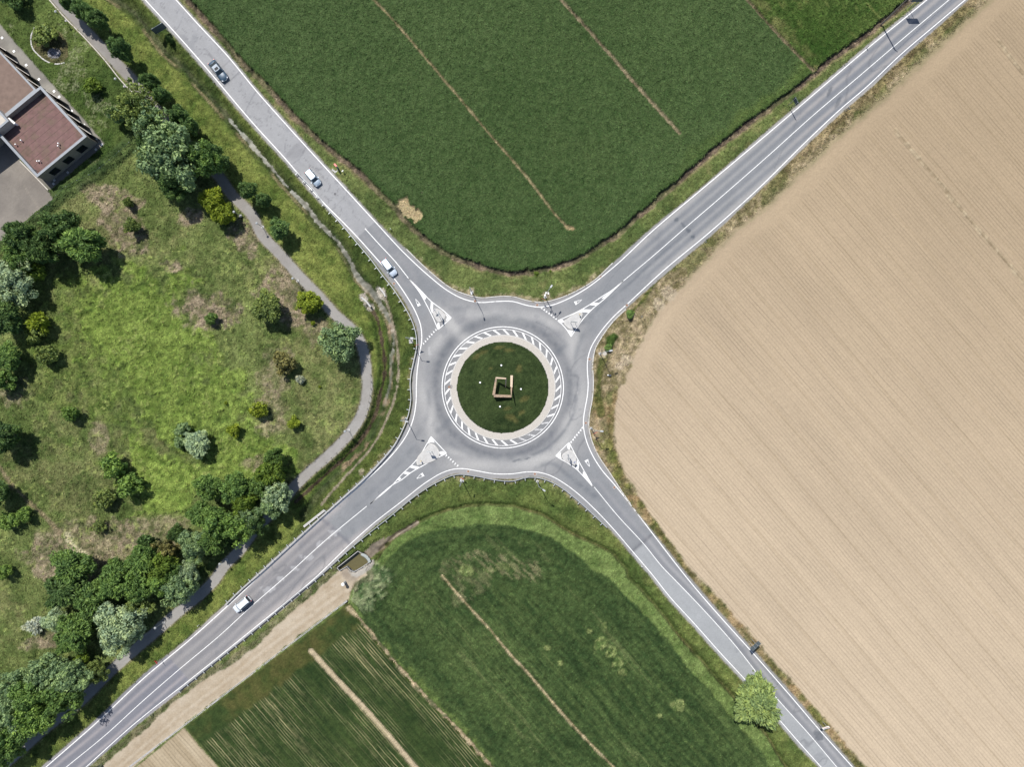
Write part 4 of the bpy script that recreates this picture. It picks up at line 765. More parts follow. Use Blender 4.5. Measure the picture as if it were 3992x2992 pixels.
SPL = [
 (PL(T(1,1,(1310,742),(1400,855),(1460,960),(1520,1080),(1565,1185))), PL(T(1,1,(1310,742),(1430,862),(1505,940),(1600,1012),(1680,1082))), PL(T(1,1,(1680,1082),(1565,1185))),
  [PL(T(1,1,(1312,748),(1400,850),(1452,930),(1467,902),(1430,864))), Z8((190,115),(235,155),(222,312),(215,350),(180,258)), Z8((300,555),(320,515),(345,515),(355,595),(322,640)), Z8((445,345),(560,432),(470,485),(490,410))],
  Z8((265,258),(290,258),(455,385),(460,400),(455,418),(345,507),(318,505),(300,480),(225,310),(228,285))),
 (PL(T(2,1,(950,765),(830,860),(796,880))) + Z3((1050,318),(850,440),(425,640)), PL(T(2,1,(950,765),(900,812),(796,913))) + Z3((1030,440),(850,640),(740,800),(665,922)), Z3((425,640),(500,700),(580,790),(665,922)),
  [PL(T(2,1,(945,770),(830,862),(775,905),(762,918),(790,918),(830,880),(900,815))), Z3((990,362),(1050,318),(1155,322),(1110,370)), Z3((780,484),(870,435),(1030,442),(985,492)), Z3((430,640),(505,615),(550,660),(480,685)), Z3((600,805),(700,815),(665,915))],
  Z3((550,630),(820,487),(850,490),(868,515),(860,550),(705,785),(690,790),(540,650))),
 (PL(T(1,2,(980,1030),(1180,858))) + Z4((0,805),(250,560),(350,440),(450,270),(545,105)), PL(T(1,2,(980,1030),(1200,850))) + Z4((0,885),(200,735),(400,620),(600,510),(820,400)), Z4((545,105),(820,400)),
  [PL(T(1,2,(990,1025),(1165,866),(1185,858))), PL(T(1,2,(1212,824),(1228,806),(1250,808),(1232,826))), Z4((175,655),(215,615),(340,640),(285,680)), Z4((60,762),(100,725),(180,740),(135,780)), Z4((545,110),(610,212),(540,205),(485,230)), Z4((690,372),(750,362),(815,400),(725,430),(695,410))],
  Z4((520,228),(545,228),(690,385),(692,405),(340,605),(305,612),(292,580))),
 (Z5((210,625),(310,692),(400,740),(480,792),(580,865),(665,952)) + PL(T(2,2,(690,885))), Z5((445,390),(600,690),(745,952)) + PL(T(2,2,(690,885))), Z5((210,625),(445,390)),
  [Z5((590,695),(625,772),(608,890),(568,855)), PL(T(2,2,(600,780),(605,745),(640,800),(690,878),(650,846))), Z5((445,395),(468,460),(458,515),(425,510),(408,460)), Z5((215,625),(302,562),(298,630),(320,680))],
  Z5((440,520),(465,522),(575,735),(572,765),(545,790),(510,778),(330,668),(318,632)))]
lab4 = ['rounded concrete splitter island with blue keep-right sign, up and left of the roundabout', 'pointed concrete splitter island up and right of the roundabout, near the camera mast',
        'long triangular concrete splitter island below and left of the roundabout', 'concrete splitter island below and right of the roundabout, pointing at the lower right road']
for i, (l1, l2, l3, fills, isl) in enumerate(SPL):
    for l in (l1, l2, l3): mark('island_outline', lambda b: b.strip(smooth(l, .5) if len(l) > 2 else l, flat(.15)))
    for f in fills: mark('hatch_patch', lambda b: b.sheet(f, ZM + .004))
    c = Vector((sum(p[0] for p in isl) / len(isl), sum(p[1] for p in isl) / len(isl), 0))
    lc = smooth([(p[0] - c[0], p[1] - c[1]) for p in isl] + [(isl[0][0] - c[0], isl[0][1] - c[1])], .25)[:-1]
    r = empty('traffic_island', c, 0, lab4[i], 'traffic island', 'splitter islands at the roundabout')
    k = MB(); k.prism(lc, -.03, .13); k.build('kerb', M['kerb'], r)
    sh = [(p[0] * .90, p[1] * .90) for p in lc]; k = MB(); k.prism(sh, .10, .145); k.build('concrete_top', M['concrete'], r)
TRI = {0: (Z(1640,1150,4.76,(52,905),(90,863),(128,820),(165,777),(205,735),(243,690),(283,650)), [(-4.3,-4.4),(4.1,-.6),(.2,5.0)]),
       1: (Z(2080,1110,4.53,(145,418),(190,447),(230,480),(275,510),(317,542),(357,576),(398,605)), [(-5.1,.2),(2.9,-4.6),(2.2,4.2)]),
       2: (Z(1560,1680,4.53,(815,440),(855,475),(893,510),(933,548),(973,585),(1015,620)), [(.7,-5.3),(4.0,.2),(-4.9,5.1)]),
       3: (Z(2120,1640,4.53,(680,132),(650,175),(617,216),(583,258),(548,300),(517,343),(482,384)), [(-4.4,2.4),(.7,-6),(3.8,3.3)])}
for k_, (cs, off) in TRI.items():
    for c in cs: mark('give_way_tooth', lambda b: b.sheet(PL([(c[0] + o[0], c[1] + o[1]) for o in off]), ZM))
def giveway(apex, quad, b1, b2):
    def fn(b):
        b.sheet(quad, ZM)
        for q in (b1, b2): b.strip([apex, q], flat(.09))
    mark('give_way_triangle', fn)
q = PL(T(1,1,(1382,962),(1390,986),(1416,973),(1408,962))); giveway(PL(T(1,1,(1370,918)))[0], q, q[0], q[3])
q = Z3((712,302),(752,293),(775,335),(747,365)); giveway(Z3((855,268))[0], q, q[1], q[2])
q = Z4((365,765),(393,742),(430,803),(392,815)); giveway(Z4((290,850))[0], q, q[0], q[3])
q = Z5((718,715),(783,682),(788,720),(742,742)); giveway(Z5((810,820))[0], q, q[2], q[3])
# kerbs along the outer edge (north and east sides of the roundabout)
def window(pl, a, b):
    ia = min(range(len(pl)), key=lambda i: (pl[i][0] - a[0]) ** 2 + (pl[i][1] - a[1]) ** 2); ib = min(range(len(pl)), key=lambda i: (pl[i][0] - b[0]) ** 2 + (pl[i][1] - b[1]) ** 2)
    return pl[min(ia, ib):max(ia, ib) + 1]
KP = [(.08, -.05), (.08, .12), (-.10, .12), (-.10, -.05)]
for pl, lb in ((window(aN, P(T(1,1,(1290,492))[0]), P(T(2,1,(870,605))[0])), 'pale raised kerb along the top edge of the roundabout'), (window(aE, P(T(2,1,(980,1000))[0]), P(T(2,2,(1010,1030))[0])), 'pale raised kerb along the right hand edge of the roundabout')):
    b = MB(); b.strip(pl, [(o + .06, z) for o, z in KP]); o = b.build('kerb', M['kerb'], None, (pl[0][0], pl[0][1], 0)); tag(o, lb, 'kerb', 'kerbs round the roundabout')
# central island: kerb ring, cobbled apron; notch with a manhole at the west
ci = empty('central_island', (RC[0], RC[1], 0), 0, 'round cobbled apron with pale kerb round the lawn in the middle of the roundabout', 'roundabout island')
def ring(r0, r1, z, n=220, notch=False):
    b = MB(); vs = []; fs = []
    for i in range(n):
        a = 2 * math.pi * i / n; rr = r1
        if notch and abs(((a - math.radians(179) + math.pi) % (2 * math.pi)) - math.pi) < .035: rr = r1 - .32
        for r_, z_ in ((r0, z), (rr, z), (rr, -.05)): vs.append((r_ * math.cos(a), r_ * math.sin(a), z_))
    for i in range(n):
        j = (i + 1) % n; fs += [(i * 3, i * 3 + 1, j * 3 + 1, j * 3), (i * 3 + 1, i * 3 + 2, j * 3 + 2, j * 3 + 1)]
    b.add(vs, fs); return b
ring(8.9, 10.12, .135, notch=True).build('cobbles', M['cobble'], ci)
ring(10.04, 10.28, .125, notch=True).build('kerb', M['kerb'], ci)
# ------------------------------------------------------------------ drain covers and manholes
def drain(s, lb, sz=.42, round_=False, m='rust', z=None):
    p = P(s); z = .002 if z is None else z
    r = empty('drain_cover', (p[0], p[1], z), .7, lb, 'drain cover', 'drain covers in the road shoulder')
    b = MB()
    if round_: b.tube((0, 0, 0), (0, 0, .012), sz / 2, n=20); b.build('cover', M[m], r)
    else:
        b.box((0, 0, .004), (sz + .12, sz + .12, .012)); b.build('frame', M['concrete'], r)
        b = MB(); b.box((0, 0, .012), (sz, sz, .012)); b.build('grate', M[m], r)
for s, lb in ((T(1,1,(1185,787)), 'rusty square drain in the shoulder beside the left guardrail, below the white car'), (T(1,1,(1885,937)), 'rusty square drain beside the top left kerb, under the lamp shadow'), (T(2,1,(208,972)), 'rusty square drain by the top kerb near the give way teeth'),
              (T(2,1,(752,723)), 'rusty drain by the kerb where the upper right road begins'), (T(2,1,(982,975)), 'rusty drain on the field side of the upper right road mouth'), (T(2,1,(660,1440)), 'rusty drain on the right hand shoulder of the roundabout, upper one'),
              (T(2,2,(628,332)), 'rusty drain on the right hand shoulder beside the give way teeth'), (T(2,2,(873,888)), 'rusty drain in the verge side shoulder of the lower right road'), (T(2,2,(188,772)), 'rusty drain inside the curved guardrail below the roundabout, right hand one'),
              (T(1,2,(1825,750)), 'rusty drain inside the curved guardrail below the roundabout, left hand one')):
    drain(s[0], lb)
for s, lb in ((T(1,1,(677,14)), 'round dark manhole in the old pale asphalt of the upper left road'), (T(1,2,(1661,22)), 'round reddish manhole in the notch of the central island kerb')):
    drain(s[0], lb, .5, True, 'iron' if 'dark' in lb else 'rust', .014)

# ------------------------------------------------------------------ guardrails
def guardrail(pts, side, lb, step=2.0, wavy=True):
    pl = smooth(PL(pts), .8); o = Vector((pl[0][0], pl[0][1], 0)); lp = [(x - o[0], y - o[1]) for x, y in pl]
    r = empty('guardrail', o, 0, lb, 'guardrail', 'steel guardrails beside the roads')
    b = MB(); b.strip(lp, [(.03, .45), (-.03, .50), (.05, .56), (.05, .60), (-.03, .66), (.05, .74), (.12, .745), (.12, .44), (.03, .45)]); b.build('rail', M['galv'], r)
    for (x, y, dx, dy) in resample(lp, step, .4):
        nx, ny = -dy * side, dx * side; a = math.atan2(dy, dx)
        b = MB(); b.box((x + nx * .46, y + ny * .46, .32), (.10, .07, .78), a); b.box((x + nx * .25, y + ny * .25, .64), (.11, .42, .16), a); b.build('post', M['galv'], r)
guardrail(T(1,0,(345,1488),(500,1650)) + T(1,1,(600,128),(740,287),(880,455),(1000,600),(1085,718),(1185,845),(1262,965),(1335,1100),(1372,1210),(1382,1310),(1357,1450),(1335,1550),(1325,1658)) + T(1,2,(1332,120),(1312,250),(1262,385),(1192,515),(1070,665),(915,825),(745,975),(550,1148),(300,1375),(0,1650)) + T(0,3,(2090,115),(1952,248)), -1,
          'long curved steel guardrail on the left side of the roundabout between ditch and roads')
guardrail(T(0,3,(1540,1002),(1800,792),(2211,462)) + T(1,3,(300,208),(550,5)) + T(1,2,(840,1390),(1150,1142),(1400,940),(1560,842),(1720,778),(1900,792),(2050,822),(2211,832)) + T(2,2,(130,800),(220,806),(330,842),(430,900),(520,970),(650,1085),(805,1232)), -1,
          'long curved steel guardrail below the roundabout, joining the two lower roads')
# ------------------------------------------------------------------ fences and walls
def linear(name, pts, prof, m, lb, cat, posts=None, group=None, child='rail'):
    pl = smooth(PL(pts), .8); z0 = 0; o = Vector((pl[0][0], pl[0][1], 0)); lp = [(x - o[0], y - o[1]) for x, y in pl]
    r = empty(name, o, 0, lb, cat, group); b = MB(); b.strip(lp, prof); b.build(child, M[m], r)
    if posts:
        st, w_, h_, pm = posts
        for (x, y, dx, dy) in resample(lp, st, .3):
            b = MB(); b.box((x, y, h_ / 2), (w_, w_, h_), math.atan2(dy, dx)); b.build('post', M[pm], r)
    return r
linear('fence', T(1,1,(985,1560),(990,1658)) + T(1,2,(985,60),(962,200),(925,320),(880,410),(780,510),(640,640),(500,770),(380,890)), [(0, .86), (.02, .90), (0, .94)], 'polewood', 'low wooden post fence along the outer bend of the footpath beside the channel', 'fence', (1.35, .09, 1.0, 'polewood'))
linear('low_wall', T(0,0,(430,0),(575,165),(700,292),(900,512),(1080,732),(1145,795)), [(.09, 0), (.09, .32), (-.09, .32), (-.09, 0)], 'wallpale', 'low pale garden wall running beside the upper footpath', 'wall', None, None, 'coping')
linear('fence', T(0,0,(1145,1235),(860,1480),(560,1650)) + T(0,1,(440,120),(200,318),(-60,520)), [(0, 1.15), (.02, 1.2), (0, 1.25)], 'greymetal', 'thin wire fence in tall grass between the building garden and the park', 'fence', (2.5, .06, 1.3, 'greymetal'))
linear('concrete_channel', T(1,3,(782,224)) + T(0,3,(1600,1290),(1165,1622),(900,1824)), [(.16, .05), (.14, .16), (.06, .16), (.04, .06), (-.04, .06), (-.06, .16), (-.14, .16), (-.16, .05)], 'concrete', 'narrow concrete irrigation channel along the edge of the dirt track', 'channel', None, None, 'trough')
linear('concrete_abutment', T(1,1,(1060,822),(1100,872),(1110,900)), [(.14, -.7), (.14, .2), (-.14, .2), (-.14, -.7)], 'concrete', 'pale concrete abutment on the right bank of the stream', 'abutment', None, 'abutments where the stream enters the channel', 'block')
linear('concrete_abutment', T(1,1,(905,905),(950,945),(985,990)), [(.14, -.7), (.14, .2), (-.14, .2), (-.14, -.7)], 'concrete', 'pale concrete abutment on the left bank of the stream', 'abutment', None, 'abutments where the stream enters the channel', 'block')
pl = PL(T(1,2,(410,1225),(590,1082))); c = Vector((*pl[0], 0)); b = MB(); b.strip([(p[0] - c[0], p[1] - c[1]) for p in pl], [(.22, -.8), (.22, .35), (-.22, .35), (-.22, -.8)]); o = b.build('headwall', M['concrete'], None); o.location = c
tag(o, 'straight concrete culvert headwall beside the lower left road guardrail', 'wall')
# settling basin
c = P((1375, 2195)); r = empty('settling_basin', (c[0], c[1], 0), 0, 'concrete settling basin of greenish brown water between lower left road and fields', 'basin')
lb_ = [(p[0] - c[0], p[1] - c[1]) for p in bpoly]; b = MB(); ar = lb_[0:]; b.strip(lb_ + [lb_[0]], [(.0, -2.2), (.0, .12), (.10, .12), (.10, -2.2)]); b.strip(lb_ + [lb_[0]], [(.0, .12), (.0, -2.2)]); b.build('basin_wall', M['concrete'], r)
M['water'] = mat('pond_water', srgb(122, 115, 78), 0.12, var=.06, scale=2.0, spec=.5)
b = MB(); b.sheet(lb_, -.95); b.build('water', M['water'], r)
random.seed(5)
for k in range(10):
    t_ = k / 9; s_ = (1280 + (705 + 150 * t_ + 18 * math.sin(t_ * 3)) / 5.29, 2120 + (222 + 155 * t_ - 22 * math.sin(t_ * 3)) / 5.29); p = P(s_)
    b = MB(); b.tube((-.3, 0, 0), (-.12, 0, 0), .10, .17, 8); b.tube((-.12, 0, 0), (.14, 0, 0), .17, .16, 8); b.tube((.14, 0, 0), (.32, 0, 0), .16, .08, 8); o = b.build('sandbag', M['bag'], None, None, True)
    o.location = (p[0], p[1], .34); o.rotation_euler = (0, 0, random.uniform(.2, .9)); o.scale = (1, 1.0, .7)
    tag(o, 'pale sandbag in the curved row at the basin inlet', 'sandbag', 'sandbags across the basin inlet')
# flower bed edging stones
pts = smooth(PL(T(0,0,(303,243),(275,310),(286,415),(345,485),(425,540),(490,555),(556,545))), .3); o0 = Vector((*pts[0], 0)); r = empty('flower_bed_edging', o0, 0, 'curved row of pale stone blocks edging the oval flower bed in the garden', 'edging')
for (x, y, dx, dy) in resample([(p[0] - o0[0], p[1] - o0[1]) for p in pts], .42):
    b = MB(); b.box((x, y, .12), (.38, .24, .26), math.atan2(dy, dx)); b.build('stone_block', M['kerb'], r)
# ------------------------------------------------------------------ trees and shrubs
def leaf_material():
    m = bpy.data.materials.new('foliage'); m.use_nodes = True; t = m.node_tree; t.nodes.clear()
    out = nnode(t, 'ShaderNodeOutputMaterial'); b = nnode(t, 'ShaderNodeBsdfPrincipled'); oi = nnode(t, 'ShaderNodeObjectInfo'); at = nnode(t, 'ShaderNodeAttribute', attribute_name='tone')
    mr = nnode(t, 'ShaderNodeMapRange'); mr.inputs[3].default_value = .62; mr.inputs[4].default_value = 1.38; t.links.new(at.outputs['Fac'], mr.inputs[0])
    cr = nnode(t, 'ShaderNodeMix', data_type='RGBA'); cr.inputs[6].default_value = (.80, .92, 1.12, 1); cr.inputs[7].default_value = (1.16, 1.06, .86, 1); t.links.new(at.outputs['Fac'], cr.inputs[0])
    m0 = nnode(t, 'ShaderNodeVectorMath', operation='MULTIPLY'); t.links.new(oi.outputs['Color'], m0.inputs[0]); t.links.new(cr.outputs[2], m0.inputs[1])
    mu = nnode(t, 'ShaderNodeVectorMath', operation='MULTIPLY'); t.links.new(m0.outputs[0], mu.inputs[0]); t.links.new(mr.outputs[0], mu.inputs[1])
    t.links.new(mu.outputs[0], b.inputs['Base Color']); b.inputs['Roughness'].default_value = .6; b.inputs['Specular IOR Level'].default_value = .25
    tr = nnode(t, 'ShaderNodeBsdfTranslucent'); t.links.new(mu.outputs[0], tr.inputs['Color']); mx = nnode(t, 'ShaderNodeMixShader'); mx.inputs[0].default_value = .32
    t.links.new(b.outputs[0], mx.inputs[1]); t.links.new(tr.outputs[0], mx.inputs[2]); t.links.new(mx.outputs[0], out.inputs[0]); return m
M['leaf'] = leaf_material()
def crown_mesh(kind, seed, nclump, nleaf, leaf, csize):
    g = np.random.default_rng(seed); V_ = []; tone = []
    for i in range(nclump):
        if kind == 'cone':
            z = g.uniform(0.02, 1) ** .8; a = g.uniform(0, 2 * np.pi); rr = (1 - z) ** .8 * g.uniform(.5, 1.12) * (1 + .15 * math.sin(4 * a + 9 * z)); c = np.array([rr * np.cos(a), rr * np.sin(a), z]); cs = csize * (.6 + .6 * (1 - z))
        else:
            d = g.normal(size=3); d /= np.linalg.norm(d); d[2] = d[2] * .9 + .12
            rr = g.uniform(.45, .86) if kind != 'loose' else g.uniform(.25, .98)
            az = math.atan2(d[1], d[0]); lob = .96 + .20 * math.sin(3 * az + seed) + .13 * math.sin(5 * az + 2 * seed) + .08 * math.sin(9 * az + 3 * seed)
            c = np.array([d[0] * rr * lob, d[1] * rr * lob, .5 + d[2] * rr * .5]); cs = csize * g.uniform(.5, 1.45)
        ct = g.uniform(0, 1)
        n = int(nleaf * g.uniform(.7, 1.3)); dd = g.normal(size=(n, 3)); dd /= np.linalg.norm(dd, axis=1)[:, None]
        zs = 1.0 if kind == 'cone' else .55
        pos = c + dd * (cs * g.uniform(.55, 1.08, (n, 1))) * np.array([1, 1, zs])
        nor = dd + g.normal(size=(n, 3)) * .5 + np.array([0, 0, .35]); nor /= np.linalg.norm(nor, axis=1)[:, None]
        if kind == 'star':                      # spiky shoots pointing outwards and up
            nor = g.normal(size=(n, 3)) * .5 + np.array([0, 0, .8]); nor /= np.linalg.norm(nor, axis=1)[:, None]
        ax = np.cross(nor, g.normal(size=(n, 3))); ax /= np.linalg.norm(ax, axis=1)[:, None]
        if kind in ('cone', 'star'):
            rad = pos * np.array([1, 1, 0]) + np.array([0, 0, .25]); ax = rad / (np.linalg.norm(rad, axis=1)[:, None] + 1e-6) + g.normal(size=(n, 3)) * .3; ax -= nor * (ax * nor).sum(1)[:, None]; ax /= np.linalg.norm(ax, axis=1)[:, None]
        bx = np.cross(nor, ax); L = leaf * g.uniform(.6, 1.35, (n, 1)); asp = .55 if kind not in ('cone', 'star') else .34
        tip = pos + ax * L; base = pos - ax * L; s1 = pos + bx * L * asp - nor * L * .15; s2 = pos - bx * L * asp - nor * L * .15
        V_.append(np.stack([base, s1, tip, s2], 1)); tone.append(np.repeat(np.clip(.28 + .44 * ct + g.uniform(-.3, .3, n), 0, 1), 4))
    v = np.concatenate(V_).reshape(-1, 3); tn = np.concatenate(tone).astype(np.float32); nf = len(v) // 4
    me = bpy.data.meshes.new('crown'); me.vertices.add(len(v)); me.loops.add(nf * 4); me.polygons.add(nf); me.vertices.foreach_set('co', v.astype(np.float32).ravel())
    me.loops.foreach_set('vertex_index', np.arange(nf * 4, dtype=np.int32)); me.polygons.foreach_set('loop_start', np.arange(0, nf * 4, 4, dtype=np.int32)); me.update(calc_edges=True)
    a = me.attributes.new('tone', 'FLOAT', 'POINT'); a.data.foreach_set('value', tn); me.materials.append(M['leaf']); return me
CM = {'round': [crown_mesh('round', s, 130, 110, .052, .20) for s in (1, 2, 3)], 'star': [crown_mesh('star', s, 120, 85, .085, .20) for s in (4, 5, 6)],
      'loose': [crown_mesh('loose', s, 95, 70, .050, .17) for s in (7, 8)], 'cone': [crown_mesh('cone', s, 150, 46, .13, .20) for s in (9, 10)], 'bush': [crown_mesh('round', s, 40, 60, .10, .30) for s in (11, 12)],
      'spiky': [crown_mesh('star', s, 40, 50, .17, .26) for s in (13, 14)]}
def trunk_mesh(h, crown_z, r, nl, seed):
    g = random.Random(seed); b = MB(); top = Vector((g.uniform(-.1, .1) * h * .2, g.uniform(-.1, .1) * h * .2, crown_z))
    b.tube((0, 0, -.2), top * .5 + Vector((0, 0, 0)), r, r * .8, 9); b.tube(top * .5, (top[0], top[1], h * .80), r * .8, r * .2, 8)
    for k in range(nl):
        a = 2 * math.pi * k / nl + g.uniform(-.4, .4); z = crown_z * g.uniform(.55, 1.1); e = Vector((math.cos(a), math.sin(a), 0)) * h * .26 + Vector((0, 0, z + h * g.uniform(.12, .3)))
        b.tube((top[0] * .6, top[1] * .6, z), e, r * .38, r * .10, 6)
    return b
tn_ = 0
PALS = dict(grey=(114, 134, 92), sage=(136, 152, 116), dark=(76, 98, 54), mid=(92, 116, 60), bright=(152, 168, 58), yel=(166, 176, 84), olive=(104, 118, 64), green=(102, 126, 62), tan=(146, 142, 88), white=(204, 210, 186), conif=(98, 122, 72), pale=(158, 168, 112), fresh=(124, 148, 62), lone=(150, 170, 104))
GRP = {'big': 'broadleaf trees around the park', 'row': 'conifers in a row beside the footpath', 'low': 'trees in the thicket along the lower footpath', 'bush': 'bushes scattered over the meadow', 'none': None}
def tree(s, r, h, kind, pal, label, name=None, group='big', trunk=True, zc=None, sx=1.0, rot=None):
    """s = where the crown is seen in the survey, r crown radius, h height"""
    global tn_
    tn_ += 1; g = random.Random(tn_ * 7 + 3); zc = h * .58 if zc is None else zc; p = P(s, zc); z0 = gz(p[0], p[1])
    nm = name or {'cone': 'conifer_tree', 'bush': 'bush', 'spiky': 'bush'}.get(kind, 'broadleaf_tree')
    cat = 'bush' if nm in ('bush', 'flowering_bush', 'shrub') else 'tree'
    e = empty(nm, (p[0], p[1], z0), g.uniform(0, 6.28) if rot is None else rot, label, cat, GRP.get(group, group))
    ms = CM[kind]; me = ms[tn_ % len(ms)]; o = bpy.data.objects.new('crown', me); link(o, e)
    lo = h * (.10 if kind in ('bush', 'spiky', 'cone') else .17); o.location = (0, 0, lo); o.scale = (r * sx, r / sx, h - lo)
    c = np.array(srgb(*PALS[pal])) * g.uniform(.92, 1.1) * (1.75 if pal in ('bright', 'pale', 'lone', 'fresh', 'yel', 'white', 'tan') else 2.95); o.color = (*c, 1)
    if h > 1.3:
        trunk_mesh(h, h * .45, max(.05, r * .06), 5 if r > 1.5 else 3, tn_).build('trunk', M['bark'], e)
    return e
# --- conifer row along the upper footpath: (tip seen in the photo)
def conifer(c, r, x, y, h, rad, label, pal='conif', group='row'):
    p = P(T(c, r, (x, y))[0], h); s = (1996 + p[0] / (MPP * (1 - h * .58 / ALT)), 1496 - p[1] / (MPP * (1 - h * .58 / ALT)))
    return tree(s, rad * .95, h * .9, 'star', pal, label, 'conifer_tree', group)
for i, (c, r, x, y, h, rad, lb) in enumerate(((0,0,505,-60,8,1.8,'dark conifer cut by the top edge of the photo beside the upper footpath'), (0,0,625,15,8,1.9,'first full conifer of the row from the top edge, by the path'), (0,0,700,60,7.5,1.7,'second conifer of the upper row, shoulder to shoulder with the first'),
        (0,0,775,110,8,1.9,'third conifer of the upper row, last before the gap with long shadow'), (0,0,945,350,9,2.0,'lone standing pale green conifer in mid row, level with the solar panel board'), (0,0,1000,400,7.5,1.7,'shorter conifer tucked against the lone pale green one'),
        (0,0,1228,655,8.5,1.8,'conifer beside the end of the low garden wall'), (0,0,1330,770,7.5,1.6,'conifer half in the shade of the one at the wall end'), (0,0,1485,945,8.5,1.9,'conifer above the biggest broadleaf crown, upper of two'), (0,0,1580,1040,8,1.8,'conifer above the biggest broadleaf crown, lower of two'),
        (0,0,1770,1280,8.5,2.0,'conifer growing out of the right side of the biggest crown'), (0,0,1870,1360,7,1.7,'small conifer at the lower right of the biggest crown'), (0,0,2090,1610,7.5,1.9,'conifer where the path comes out from under the big trees'), (1,0,25,1700,6.0,1.5,'little conifer right behind it on the meadow side of the verge'),
        (1,1,165,290,7,2.2,'bushy conifer standing alone with a long shadow on the verge, middle of the path'))):
    conifer(c, r, x, y, h, rad, lb)
t_ = lambda c, r, x, y: T(c, r, (x, y))[0]
